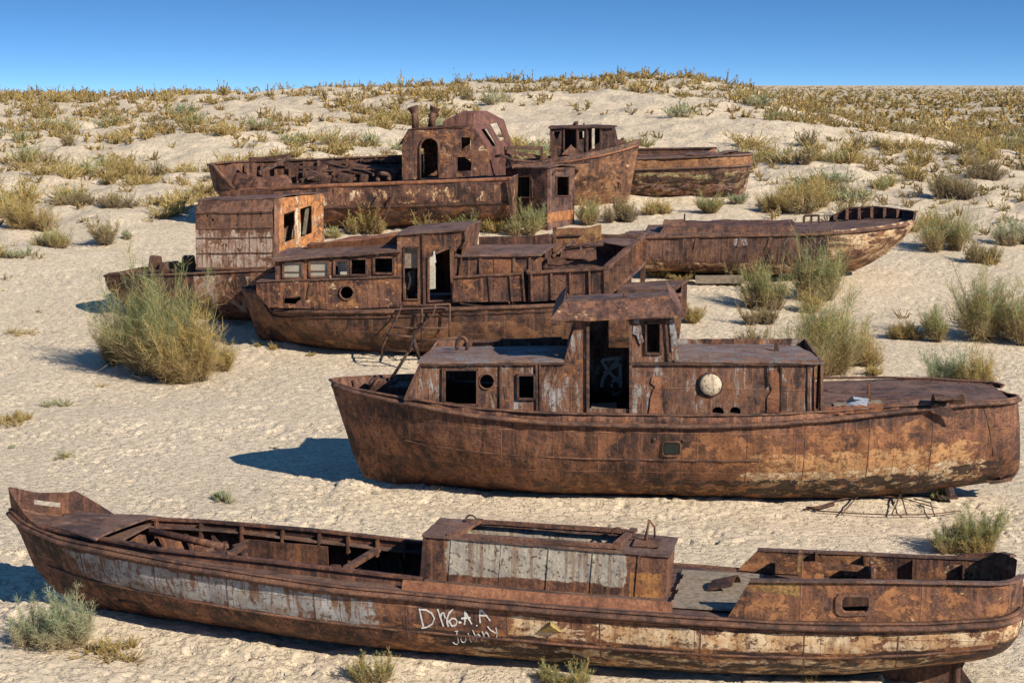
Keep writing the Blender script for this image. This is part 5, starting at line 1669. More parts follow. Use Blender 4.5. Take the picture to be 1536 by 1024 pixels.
# ================================================================== boat 5: tall wheelhouse, two funnels
def boat_five():
    fr = Frame('derelict_ship', 'long rusty ship with a tall wheelhouse, arched doorway and two thin funnels', 'ship', (620, 345), .9, -8, trim=1.5,
               group='rusted hulks stranded on the sand')
    root, A = fr.root, fr.at
    V = lambda p, y: Vector((p[0], y, p[1]))
    stem_l = [(328, 284), (333, 290), (342, 303), (362, 325)]
    stem_r = [(776, 267), (774, 300), (770, 328)]
    sheer = [(328, 284), (345, 284), (400, 281), (448, 278), (602, 272), (735, 267), (776, 265.5)]
    def b(s):
        return max(0, 1 - (1 - min(1, s / .10)) ** 2.2) ** .5 * (1 - .15 * max(0, (s - .7) / .3))
    fine = lambda s: (2.0 + 1.5 * min(1, s / .2), .9 - .2 * min(1, s / .2))
    h = Hull(fr, stem_l, stem_r, sheer, 2.0, b, [(0, .5), (.1, .15), (.3, -.1), (1, -.1)], fine, nu=14, ns=120)
    m = rust('ship_hull', 51, mid=(.105, .048, .033), light=(.23, .112, .065), layers=[CREAM_L(.38, [('u', .1, .45, .05)], scale=2.2, stretch=(1, 1, .6)), ORANGE_L(.4, [('u', .45, 1, .05)], scale=1.5)], plates=(2.2, 1.0, 'x'))
    hull = h.mesh('hull', m, root, .04, .06, .7, .012)
    mb = MB(); h.rail(mb, dz=.06, w=.06, hgt=.14, s0=.12, s1=1, n=90); mb.each('rub_rail', M_BLOOM, hull, True)
    mb = MB(); h.rail(mb, u=.46, w=.06, hgt=.08, s0=.1, s1=1, n=90); mb.each('strake', M_DARK, hull, True)
    mb = MB(); h.deck(mb, .1, .03, [], .02, .985, .03, .35); mb.build('deck', M_DARK, root)
    # bulwark round the stern and along the far side
    zt = A(323, 246, 0).z - h.sheer(0)
    SC = 12.2
    def bulw(s0, s1, side, flare, hf, name='bulwark'):
        n = 26
        out = [(s0 * SC + (s1 - s0) * SC * k / n, 0) for k in range(n + 1)] + [(s0 * SC + (s1 - s0) * SC * k / n, hf(s0 + (s1 - s0) * k / n)) for k in range(n, -1, -1)]
        q = MB()
        q.panel(out, [], lambda u, w: h.pt(min(1, max(0, u / SC)), 0, side) + Vector((-flare * w * max(0, 1 - u / SC / .12), side * .12 * w, w)), (0, -side, .05), .03, grid=.3, dent=.05, rag=.02)
        o = q.build(name, M_INNER, root)
        pts = [h.pt(s, 0, side) + Vector((-flare * hf(s) * max(0, 1 - s / .12), side * .12 * hf(s), hf(s) + .02)) for s in [s0 + (s1 - s0) * k / n for k in range(n + 1)]]
        MB().sweep(pts, [(-.07, -.03), (.07, -.03), (.07, .03), (-.07, .03)]).build('coping', M_RAIL, o)
        return o
    bw = bulw(0, .66, 1, .15, lambda s: zt * (1 - .12 * min(1, s / .3)))
    bulw(0, .11, -1, .15, lambda s: max(.05, zt * (1 - max(0, s - .05) / .06)))
    for k in range(12):
        s = .05 + k * .05
        p = h.pt(s, 0, 1)
        MB().beam(p + Vector((0, -.16, 0)), p + Vector((0, -.03, zt * .85)), .08, .1, up=(0, 1, 0)).build('bracket', M_RAIL, bw)
    # torn side plating over the near edge of the well
    mb = MB(); mb.ruled([A(345, 286, -1.2), A(372, 289, -1.9), A(410, 296, -2.1), A(450, 291, -2.1)], [A(352, 262, -.7), A(400, 263, -1.0), A(425, 266, -1.2), (A(450, 281, -1.6))], 8, .1, .02, .22, rag=.15, sub=.2)
    mb.build('crumpled_plate', M_INNER, root)
    mb = MB(); mb.ruled([A(395, 290, -1.9), A(452, 292, -2.1)], [A(412, 258, -1.0), A(436, 268, -1.1)], 7, -.1, .02, .25, rag=.2, sub=.2); mb.build('crumpled_plate', M_RAIL, root)
    # wreckage in the well
    def bar(a, b_, w=.12, d=.1): MB().beam(a, b_, w, d, n=5, wob=.06).build('deck_beam', M_IRON, root)
    y1, y2 = 1.0, -.5
    bar(A(375, 237, y1), A(377, 258, y1)); bar(A(375, 239, y1), A(436, 234.5, y1), .14, .16); bar(A(430, 235, y1), A(430, 254, y1)); bar(A(388, 260, y2), A(436, 234.5, y1), .1, .14)
    bar(A(396, 252, 1.3), A(602, 249.5, 1.0), .12, .12); bar(A(450, 272, -1.), A(497, 246, .8), .16, .12); bar(A(460, 268, -1), A(520, 252, .4), .12, .1); bar(A(440, 258, y2), A(605, 253, 0), .1, .08)
    bar(A(482, 244, 1.2), A(522, 244, 1.2), .2, .1); bar(A(490, 246, .6), A(560, 262, -.9), .1, .1); bar(A(462, 245, 1.5), A(462, 262, 1.3)); bar(A(528, 249, .8), A(528, 264, .8))
    for c, s_ in (((489, 270, -1.2), (.4, .35, .4)), ((518, 268, -1.2), (.6, .4, .4)), ((470, 266, -.6), (.7, .4, .3)), ((546, 268, -1.3), (.3, .3, .35)), ((560, 258, .5), (2.0, .5, .4))):
        MB().box(A(*c), s_, Matrix.Rotation(.2, 3, 'Y')).build('deck_gear', M_DARK, root, bevel=.06)
    c = A(575, 268, -1.5); MB().tube([c + Vector((.22 * math.cos(t), .1 * math.sin(3 * t), .2 * math.sin(t))) for t in np.linspace(-.3, 3.6, 14)], .09, 8).build('hawse_ring', M_RAIL, root, True)
    MB().beam(A(546, 241, 1.9), A(603, 241, 1.9), .3, .1).build('deck_beam', M_DARK, root)
    # deckhouse with the arched door
    mw = rust('ship_deckhouse', 52, mid=(.105, .048, .034), light=(.22, .105, .065), layers=[ORANGE_L(.36, [], scale=1.8), CREAM_L(.29, [], scale=3)])
    arch = [(630, 268), (630, 222)] + [(644 + 14 * math.cos(t), 221 - 14.5 * math.sin(t)) for t in np.linspace(math.pi, 0, 11)][1:-1] + [(657.6, 222), (657.6, 268)]
    Y = 1.05
    mb = MB()
    o, hs = wall(fr, mb, [(603, 270), (603, 215), (613, 194), (662, 190), (696, 191), (708.5, 188), (733, 224), (731.5, 263), (690, 266)],
                 [arch, rect(692, 206, 706, 227.5), [(686, 257), (686, 236), (698, 235), (707.5, 232), (707, 256)]], -Y, -1, .03, grid=.2, dent=.03)
    far = [(x, z) for x, z in o]
    fh = [[(x, z) for x, z in hs[1]], [(p.x, p.z) for p in (A(a, c, Y) for a, c in rect(629, 223, 636, 262))]]
    fh = [f for f in fh if all(inside(q, far) for q in f)]
    wall_xz(mb, far, fh, Y, 1, .03, grid=.3)
    quad_panel(mb, [V(o[0], Y), V(o[0], -Y), V(o[1], -Y), V(o[1], Y)], grid=.3)
    dh = mb.build('deckhouse', mw, root)
    mb = MB(); mb.ruled([V((o[1][0] - .12, o[1][1] - .05), -Y - .05), V(o[2], -Y - .05), V(o[3], -Y - .05), V(o[4], -Y - .05)], [V((o[1][0] - .12, o[1][1] - .05), Y + .05), V(o[2], Y + .05), V(o[3], Y + .05), V(o[4], Y + .05)], 6, .02, .03, .03); drf = mb.build('roof', M_DARK, dh)
    ap = [A(a, c, -Y - .02) for a, c in arch]
    MB().tube(ap, .05, 6).build('door_frame', M_RAIL, dh, True)
    MB().beam(A(659, 240, -Y - .03), A(659, 268, -Y - .03), .03, .03, up=(0, 1, 0)).build('post', M_IRON, dh)
    for pts, fl in (([(623, 193), (622.5, 176), (622, 169), (619, 160)], 1), ([(647, 191), (649, 175), (650, 168), (653, 161)], 1)):
        P = [A(a, c, -.3) for a, c in pts]
        q = MB(); q.tube(P[:3], .14, 12); q.tube([P[2], P[2].lerp(P[3], .5), P[3]], .15, 12, cap=False, taper=1.45)
        q.build('funnel', M_RAIL, drf, True)
    # hooded wheelhouse: raking windscreen with two windows
    mh = rust('wheelhouse_hood', 53, dark=(.055, .022, .017), mid=(.12, .05, .037), light=(.19, .085, .06), orange=.15, streak=.5, scale=.8)
    n0 = [A(709, 188, -1.0), A(733, 224, -1.0)]
    f0 = [A(756, 180, 1.0), A(769, 222.5, 1.0)]
    tp = [A(711, 170, -.5), A(730, 166, .35)]
    q = MB()
    quad_panel(q, [n0[1], f0[1], f0[0], n0[0]], [[(.22, .12), (.42, .12), (.37, .80), (.17, .80)], [(.60, .30), (.81, .32), (.77, .98 * .98), (.53, .95)]], grid=.2, dent=.02)
    ws = q.build('windscreen', mh, root)
    q = MB(); q.ruled([n0[0], f0[0]], [tp[0], tp[1]], 5, 0, .03, .015); q.build('hood_panel', mh, ws)
    pro = [A(663, 189.5, -1.0), A(666, 181, -1.0), A(694, 168, -.6), tp[0]]
    prf = [Vector((p.x, -p.y, p.z)) for p in pro[:3]] + [tp[1]]
    q = MB(); q.ruled(pro, prf, 7, .03, .03, .03); q.build('hood_panel', mh, ws)
    side = [(664, 190), (667, 181.5), (694, 168.5), (711, 170), (709, 189)]
    for y_, sg in ((-.97, -1), (.97, 1)):
        q = MB(); o_ = [((p_ := A(a_, c_, -.97)).x, p_.z) for a_, c_ in side]
        wall_xz(q, o_, [], y_, sg, .03, grid=.25, dent=.03); q.build('hood_panel', mh, ws)
    q = MB(); quad_panel(q, [A(731.5, 264, -1.0), A(768, 262, 1.0), f0[1], n0[1]], grid=.25, dent=.03); q.build('front_panel', mh, ws)
    MB().tube([A(743, 235, -1.05), A(752, 232.5, -1.1), A(768, 240, -1.0), A(800, 243, -.6)], .06, 7).build('bent_pipe', M_DARK, root, True)
    # fore rails
    for p, q_ in (((760, 227), (822, 238)), ((757, 222), (815, 222)), ((768, 250), (825, 244)), ((770, 236), (770, 262)), ((812, 222), (812, 246))):
        MB().beam(A(*p, .3), A(*q_, .6), .1, .14, n=4, wob=.03).build('fore_rail', M_RAIL, root)
    MB().beam(A(763, 268, -1.9), A(768, 330, -1.7), .12, .1, up=(0, 1, 0)).build('edge_bar', M_DARK, hull)
    for p, q_ in (((573, 288), (562, 307)), ((592, 290), (576, 330)), ((567, 306), (566, 340))):
        MB().beam(A(*p, -2.15), A(*q_, -2.3), .06, .06).build('loose_bar', M_DARK, root)
    return h


# ================================================================== small deckhouse standing on the sand
def deckhouse():
    fr = Frame('deckhouse', 'small square rusty cabin with two dark windows, standing upright beside the ship', 'deckhouse', (821, 347), 0, -34)
    root, A = fr.root, fr.at
    m = rust('small_deckhouse', 61, mid=(.11, .054, .041), light=(.21, .115, .08), layers=[ORANGE_L(.8, [('x', -.06, .2, .02), ('z', .32, .72, .04)], col=(.42, .17, .06))], streak=.5)
    q = MB()
    o, hs = wall(fr, q, [(762, 333), (758, 251), (821, 252), (821, 350)], [[(770, 296), (769, 266), (796, 264.5), (798, 295)]], 0, -1, .03, grid=.2, dent=.03)
    xl = o[1][0]
    W = -xl
    d = A(821, 252, 0)
    tr = fr.atx(862, 251, 0.0); br_ = fr.atx(862, 341, 0)
    D = tr.y
    q2 = lambda px, py: (lambda p: (p.y, p.z))(fr.atx(px, py, 0.0))
    q.panel([(0, o[3][1]), (D, br_.z - .1), (D, tr.z), (0, d.z)], [[q2(835, 294), q2(835, 265), q2(852.5, 264.5), q2(852.5, 293)]], lambda u, w: (0, u, w), (1, 0, 0), .03, grid=.2, dent=.03)
    wall_xz(q, [(xl, o[0][1]), (0, br_.z - .1), (0, tr.z), (xl, o[1][1])], [], D, 1, .03, grid=.3)
    q.panel([(0, o[0][1]), (D, o[0][1]), (D, tr.z), (0, o[1][1])], [], lambda u, w: (xl, u, w), (-1, 0, 0), .03, grid=.3)
    body = q.build('wall', m, root)
    q = MB(); q.ruled([Vector((xl - .1, -.1, o[1][1] + .02)), Vector((.1, -.1, d.z + .02))], [Vector((xl - .1, D + .1, tr.z + .06)), Vector((.1, D + .1, tr.z + .03))], 8, .10, .04, .03, rag=.02); q.build('roof', M_DECK, root)
    ring(fr, MB(), [(769.5, 297), (768.5, 265.5), (797, 264), (798.5, 296)], -.02, .05, .05).build('window_frame', M_IRON, body)
    P = [fr.atx(a, c, .02) for a, c in rect(834.5, 264.5, 853, 294)]
    q = MB()
    for i in range(4): q.beam(P[i], P[(i + 1) % 4], .04, .05, up=(1, 0, 0))
    q.build('window_frame', M_IRON, body)
    q = MB(); q.beam(fr.atx(829, 262, .04), fr.atx(834, 255, .04), .06, .06, up=(1, 0, 0)); q.beam(fr.atx(834, 255, .04), fr.atx(848, 255, .04), .05, .06, up=(1, 0, 0)); q.build('hinge_bar', M_DARK, body)
    q = MB(); q.beam(A(795, 254, -.03), A(795, 333, -.03), .03, .04, up=(0, 1, 0)); q.build('seam', M_IRON, body)


# ================================================================== boat 6: bow to the right, small pilothouse
def boat_six():
    fr = Frame('derelict_boat', 'rusty boat with high pointed bow and a small gutted pilothouse, behind the square cabin', 'boat', (880, 315), 1, -8,
               group='rusted hulks stranded on the sand')
    root, A = fr.root, fr.at
    V = lambda p, y: Vector((p[0], y, p[1]))
    stem_l = [(640, 262), (640, 285), (642, 312)]
    stem_r = [(963, 208), (957, 224), (952, 249), (945, 283), (938, 305)]
    sheer = [(640, 262), (700, 252), (790, 243), (821, 238), (860, 233), (903, 225), (935, 217), (962, 208.5)]
    b = lambda s: bow_round(1 - s, .45, 2.2, .78)
    fine = lambda s: (1.4 + 1.8 * min(1, (1 - s) / .3), 1.0 - .3 * min(1, (1 - s) / .3))
    h = Hull(fr, stem_l, stem_r, sheer, 1.7, b, [(0, -.2), (.8, -.2), (1, .0)], fine, nu=14, ns=100)
    m = rust('bow_boat_hull', 71, mid=(.115, .055, .034), light=(.235, .125, .07), layers=[ORANGE_L(.5, [('u', .1, 1, .1)], col=(.33, .18, .09), scale=1.1), CREAM_L(.3, [('u', .2, .9, .1)], scale=2)], plates=(2, .8, 'x'))
    hull = h.mesh('hull', m, root, .04, .04, .6, .01)
    mb = MB(); h.rail(mb, dz=.25, w=.05, hgt=.08, s0=.3, s1=.99, n=80); mb.each('rub_rail', M_BLOOM, hull, True)
    mb = MB(); h.deck(mb, .22, .03, [], .05, .96, .03, .35); mb.build('deck', M_DARK, root)
    mp = rust('pilothouse', 72, mid=(.075, .036, .027), light=(.16, .08, .05))
    Y = .85
    q = MB()
    o, hs = wall(fr, q, [(826, 240), (825, 191), (918, 190), (922, 213), (926, 228), (870, 236)], [[(829, 198), (841, 197), (835, 210)], rect(845, 195, 863, 232), rect(868.5, 197, 876, 209), rect(882.5, 193, 887, 226), rect(888, 193, 900, 226), [(908, 211), (910, 199), (913, 211)]], -Y, -1, .03, grid=.2, dent=.03)
    fo = [tuple(x) for x in o]
    wall_xz(q, fo, [hs[3], hs[2], hs[5]], Y, 1, .03, grid=.3)
    quad_panel(q, [V(o[0], Y), V(o[0], -Y), V(o[1], -Y), V(o[1], Y)], [rect(.2, .1, .5, .85)], grid=.3)
    quad_panel(q, [V(o[4], -Y), V(o[4], Y), V(o[2], Y), V(o[2], -Y)], [rect(.1, .45, .45, .85), rect(.55, .45, .9, .85)], grid=.3)
    ph = q.build('pilothouse', mp, root)
    q = MB(); q.ruled([V((o[1][0] - .06, o[1][1]), -Y - .1), V(o[2], -Y - .1), V((o[2][0] + .1, o[2][1] - .02), -Y - .05)], [V((o[1][0] - .06, o[1][1]), Y + .1), V(o[2], Y + .1), V((o[2][0] + .1, o[2][1] - .02), Y + .05)], 7, .05, .06, .03); r = q.build('roof', M_DARK, ph)
    MB().tube([A(861, 189, 0), A(863, 185, 0), A(867, 184, 0)], .08, 7).build('vent', M_DARK, r, True)
    MB().tube([A(876, 189, 0), A(876, 185, 0)], .04, 6).build('vent', M_DARK, r, True)
    for px in (846, 866, 880, 901): MB().beam(A(px, 192, -Y - .03), A(px, 232, -Y - .03), .06, .06, up=(0, 1, 0)).build('post', M_IRON, ph)
    q = MB(); q.ruled([A(842, 234, -1.2), A(878, 232, -1.2)], [A(857, 218, -.9), A(870, 226, -.9)], 4, 0, .02, .12, rag=.1); q.build('crumpled_plate', M_INNER, root)
    q = MB(); q.tube([A(931, 217, 0), A(933, 209, 0), A(936, 208, 0)], .06, 7); q.build('fairlead', M_DARK, root, True)
    q = MB(); q.ruled([A(903, 224, -.9), A(935, 217, -.6)], [A(920, 208, -.2), A(940, 212, -.1)], 4, 0, .03, .05, rag=.05); q.build('fore_plate', M_DARK, root)
    MB().beam(A(831, 246, -1.8), A(884, 244, -1.85), .12, .08, n=5, wob=.04).build('loose_bar', M_DARK, root)
    c = h.on(926.5, 277, .03); q = MB(); q.tube([c + Vector((.13 * math.cos(t), -.02, .13 * math.sin(t))) for t in np.linspace(0, 2 * math.pi, 13)], .04, 6); q.build('hawse_ring', M_RAIL, hull, True)
    return h


# ================================================================== boat 7: stern hulk behind the pointed bow
def boat_seven():
    fr = Frame('derelict_boat', 'flaking open hulk with a double rub rail, farthest on the right behind the pointed bow', 'boat', (1040, 299), .8, -8,
               group='rusted hulks stranded on the sand')
    root, A = fr.root, fr.at
    stem_l = [(800, 246), (800, 270), (805, 297)]
    stem_r = [(1128, 231), (1127, 250), (1121, 275), (1115, 299)]
    sheer = [(800, 247), (900, 241), (955, 238), (1000, 236.5), (1060, 234.3), (1127, 230.5)]
    b = lambda s: bow_round(1 - s, .22, 2.4, .55)
    fine = lambda s: (2.2 + 1.2 * min(1, (1 - s) / .2), .8 - .15 * min(1, (1 - s) / .2))
    h = Hull(fr, stem_l, stem_r, sheer, 1.6, b, [(0, -.1), (1, -.1)], fine, nu=14, ns=100)
    m = rust('flaking_hull', 81, mid=(.10, .052, .036), light=(.22, .13, .08), layers=[
        ORANGE_L(.6, [('u', .02, .26, .03)], col=(.36, .18, .07)),
        dict(col=(.42, .36, .16), col2=(.25, .20, .09), amount=.42, scale=1.8, stretch=(.5, 1, 1.4), mask=[('u', .3, 1, .06)]),
        dict(col=(.55, .38, .31), col2=(.32, .16, .12), amount=.48, scale=1.3, stretch=(.7, 1, 1.4), mask=[('u', .55, 1.0, .08)]),
        dict(col=(.03, .02, .015), amount=.45, scale=2, stretch=(.5, 1, 1.2), mask=[('u', .3, 1, .1)], halo=0)])
    hull = h.mesh('hull', m, root, .04, .05, .6, .012)
    for d, w in ((.02, .08), (.48, .10)):
        mb = MB(); h.rail(mb, dz=d, w=w, hgt=.1, s0=.2, s1=.995, n=90); mb.each('rub_rail', M_DECK, hull, True)
    mb = MB(); h.deck(mb, .03, .03, [], .05, .97, .03, .35); mb.build('deck', M_DECK, root)
    q = MB(); a, c, e, g = A(950, 231, 1.2), A(1060, 229, 1.2), A(1076, 222, 1.2), A(957, 224.5, 1.2)
    quad_panel(q, [a - Vector((2, 0, .1)), c, e, g - Vector((2, 0, 0))], grid=.3, dent=.05); bw = q.build('bulwark', M_DARK, root)
    MB().beam(g - Vector((2, 0, 0)), e, .1, .07, n=6, wob=.02).build('coping', M_DARK, bw)
    q = MB(); q.ruled([A(1048, 231, .4), A(1075, 222, 1.2)], [A(1060, 231.5, .2), A(1072, 228, 1.0)], 3, 0, .03, .05); q.build('crumpled_plate', M_BLOOM, root)
    q = MB(); q.ruled([A(1030, 234, -.3), A(1090, 231, -.3)], [A(1035, 230, .6), A(1110, 228, .6)], 4, .1, .03, .12, rag=.1); q.build('hatch_cover', M_DECK, root)
    q = MB(); q.ruled([A(1080, 233, -.2), A(1125, 231.5, -.05)], [A(1090, 228, .6), A(1124, 230, .1)], 4, 0, .03, .04); q.build('fore_plate', M_DARK, root)
    return h


# ================================================================== boat 8: flat barge with raked bow
def boat_eight():
    fr = Frame('derelict_barge', 'long low rusty barge with plated side and an upswept bow pointing right, behind green shrubs', 'barge', (1043, 421), 1.2, -8,
               group='rusted hulks stranded on the sand')
    root, A = fr.root, fr.at
    xl = A(965, 352, -1.6).x
    zt, zb = A(965, 352, -1.6).z, A(965, 410, -1.6).z
    stem_r = [(1373, 330), (1370, 340), (1356, 360), (1333, 380), (1307, 397), (1280, 410)]
    sheer = [(964, 352), (1050, 350), (1193, 348), (1260, 345), (1300, 341), (1345, 335), (1372, 329)]
    b = lambda s: bow_round(1 - s, .33, 2.3, .7)
    fine = lambda s: (1.6 + 4 * min(1, (1 - s) / .35), .95 - .55 * min(1, (1 - s) / .35))
    h = Hull(fr, [(965, 352), (965, 410)], stem_r, sheer, 1.7, b, [(0, .2), (.6, .12), (1, .25)], fine, nu=16, ns=120)
    h.pl = (np.array([0., 1.]), np.array([xl, xl])); h.xl = xl
    h.ss[0] = 0.0
    m = rust('barge_hull', 91, mid=(.115, .053, .036), light=(.24, .125, .072), layers=[
        CREAM_L(.48, [('s', .66, 1.1, .04)], scale=1.6, stretch=(.35, 1, 1.6)), CREAM_L(.42, [('u', .66, 1.1, .02), ('s', -.1, .7, .05)], scale=1.7),
        dict(col=(.33, .35, .35), col2=(.22, .2, .18), amount=.35, scale=1.5, stretch=(1, 1, .6), mask=[('u', .05, .3, .03), ('s', -.1, .6, .05)])], plates=(1.35, 5, 'x'), streak=.7)
    hull = h.mesh('hull', m, root, .04, .03, .6, .006)
    mb = MB(); h.rail(mb, dz=.10, w=.07, hgt=.10, s0=.0, s1=.97, n=90); mb.each('rub_rail', M_RAIL, hull, True)
    for s in (.2, .36, .47):
        MB().sweep(h.line(dz=.0, s0=s, s1=s + .001, n=1)[:1] + [h.pt(s, .3, -1, .03), h.pt(s, .8, -1, .03)], [(-.05, -.02), (.05, -.02), (.05, .02), (-.05, .02)], up=(0, 1, 0)).build('stiffener', M_RAIL, hull)
    mb = MB(); h.deck(mb, .02, .03, [], .004, .98, .03, .3, .0, .03); mb.build('deck', M_DECK, root)
    z = lambda s: h.sheer(s)
    q = MB(); q.ruled([A(931, 351, -1.55), A(966, 351, -1.6)], [A(945, 346, .5), A(985, 344, .8)], 5, 0, .05, .05, rag=.04); q.build('deck_ledge', M_DECK, root)
    xs = [A(990, 345, -1.2), A(1193, 344, -1.2)]
    q = MB(); q.ruled([Vector((xs[0].x, -1.2, z(.1) - .02)), Vector((xs[1].x, -1.2, z(.6) - .02))], [Vector((xs[0].x + .1, -1.1, z(.1) + .16)), Vector((xs[1].x, -1.1, z(.6) + .13))], 2, 0, .03, .03)
    q.ruled([Vector((xs[0].x + .1, -1.1, z(.1) + .16)), Vector((xs[1].x, -1.1, z(.6) + .13))], [Vector((xs[0].x + .1, 1.1, z(.1) + .18)), Vector((xs[1].x, 1.1, z(.6) + .13))], 6, .04, .03, .06)
    q.build('hatch_coaming', M_INNER, root)
    q = MB(); q.ruled([A(993, 343, -.8), A(1030, 341, -.8)], [A(998, 331, -.2), A(1022, 331, .0)], 5, .12, .03, .1, rag=.06); q.build('crumpled_plate', M_RAIL, root)
    MB().tube([A(1027, 338, 0), A(1027, 321, 0)], .03, 6).build('post', M_IRON, root)
    for c in ((1122, 339), (1132, 338)): MB().box(A(*c, .2), (.25, .4, .28)).build('bollard', M_DARK, root, bevel=.06)
    MB().box(A(1133, 342, -.6), (.7, .5, .14)).build('hatch', M_BLOOM, root, bevel=.02)
    # bow bulwark, cage, frames
    SC = 9.0
    for side in (1, -1):
        s0 = .70 if side > 0 else .985
        hf = (lambda s: .12 + .26 * float(sstep(.69, .78, s)) - .16 * float(sstep(.85, 1.0, s))) if side > 0 else (lambda s: .25)
        n = 16
        out = [(s0 * SC + (1 - s0) * SC * k / n, 0) for k in range(n + 1)] + [(s0 * SC + (1 - s0) * SC * k / n, hf(s0 + (1 - s0) * k / n)) for k in range(n, -1, -1)]
        q = MB(); q.panel(out, [], lambda u, w: h.pt(min(1, u / SC), 0, side) + Vector((.15 * w * (u / SC > .9), side * .1 * w, w)), (0, -side, .05), .03, grid=.2, dent=.04)
        bw = q.build('bow_bulwark', M_DARK, root)
        pts = [h.pt(s, 0, side) + Vector((.15 * hf(s) * (s > .9), side * .1 * hf(s), hf(s))) for s in [s0 + (1 - s0) * k / n for k in range(n + 1)]]
        MB().sweep(pts, [(-.05, -.02), (.05, -.02), (.05, .03), (-.05, .03)]).build('coping', M_RAIL, bw)
        if side > 0:
            for k in range(6):
                s = .72 + k * .045; p = h.pt(s, 0, 1)
                MB().beam(p + Vector((0, -.14, 0)), p + Vector((0, -.02, hf(s))), .1, .1, up=(0, 1, 0)).build('bracket', M_INNER, bw)
    for p, q_ in (((1206, 335), (1206, 324)), ((1228, 335), (1228, 323)), ((1206, 324), (1228, 323)), ((1217, 335), (1217, 324))):
        MB().beam(A(*p, .4), A(*q_, .4), .07, .07).build('cage_bar', M_DARK, root)
    MB().beam(A(1043, 419, -1.55), A(1115, 419, -1.55), .3, .24, n=4, wob=.02).build('sill', M_WOOD, hull)
    return h


# ================================================================== loose wire frame in the sand by boat 2
def wire_frame():
    P = lambda x, y, dz=.0: ground_at(x, y) + Vector((0, 0, dz))
    root = bpy.data.objects.new('wire_frame', None); COL.objects.link(root)
    o = P(1310, 762); root.location = o
    tag(root, 'tangled rusty wire frame lying on the sand by the stern of the wheelhouse boat', 'scrap')
    def bar(pts, r=.012): MB().tube([p - o for p in pts], r, 6).build('wire', M_DARK, root, True)
    bar([P(1205, 767, .03), P(1235, 763, .06), P(1262, 757, .10), P(1300, 754, .14), P(1350, 756, .12), P(1405, 766, .05)])
    bar([P(1225, 769, .03), P(1290, 775, .05), P(1340, 777, .05), P(1400, 775, .05), P(1440, 769, .03)])
    bar([P(1262, 775, .04), P(1275, 765, .1), P(1286, 756, .14)]); bar([P(1337, 776, .04), P(1345, 764, .12), P(1350, 755, .2)]); bar([P(1350, 755, .2), P(1360, 776, .04)])
    bar([P(1350, 756, .15), P(1349, 745, .45)], .02); bar([P(1370, 756, .1), P(1395, 764, .12), P(1402, 776, .03)])
    bar([P(1210, 765, .03), P(1228, 769, .08), P(1250, 761, .05)], .03)


HULLS = [H1, H2]
H3 = boat_three()
HULLS.append(H3)
ladder_frame(H3)
hold_wreck()
HULLS.append(boat_four())
HULLS.append(boat_five())
deckhouse()
HULLS.append(boat_six())
HULLS.append(boat_seven())
HULLS.append(boat_eight())
wire_frame()
build_ground(HULLS)
# ------------------------------------------------------------------ desert shrubs: every blade its own face strip
def unit(a): return a / np.maximum(1e-9, np.linalg.norm(a, axis=-1, keepdims=True))


def ribbons(rng, P, D, L, W, curl):
    n = len(P)
    side = unit(np.cross(D, rng.normal(size=(n, 3)))) * W[:, None] * .5
    up = np.array([0, 0, 1.0])
    mid = P + D * (L * .55)[:, None] + up * (curl * L * .3)[:, None]
    bend = unit(rng.normal(size=(n, 3))) * (L * rng.uniform(0, .22, n))[:, None]
    mid = mid - bend * .25
    end = P + D * L[:, None] + up * (curl * L)[:, None] + bend
    V = np.stack([P - side, P + side, mid - side * .75, mid + side * .75, end], 1)
    return V


def ribbon_mesh(name, V, mat):
    n = len(V)
    me = bpy.data.meshes.new(name)
    co = V.reshape(-1, 3).astype(np.float32)
    b = np.arange(n)[:, None] * 5
    loops = np.concatenate([b + np.array([[0, 1, 3, 2]]), b + np.array([[2, 3, 4]])], 1).astype(np.int32).ravel()
    st = (np.arange(n)[:, None] * 7 + np.array([[0, 4]])).astype(np.int32).ravel()
    me.vertices.add(len(co)); me.vertices.foreach_set('co', co.ravel())
    me.loops.add(len(loops)); me.loops.foreach_set('vertex_index', loops)
    me.polygons.add(len(st)); me.polygons.foreach_set('loop_start', st)
    me.update(calc_edges=True)
    me.materials.append(mat)
    return me


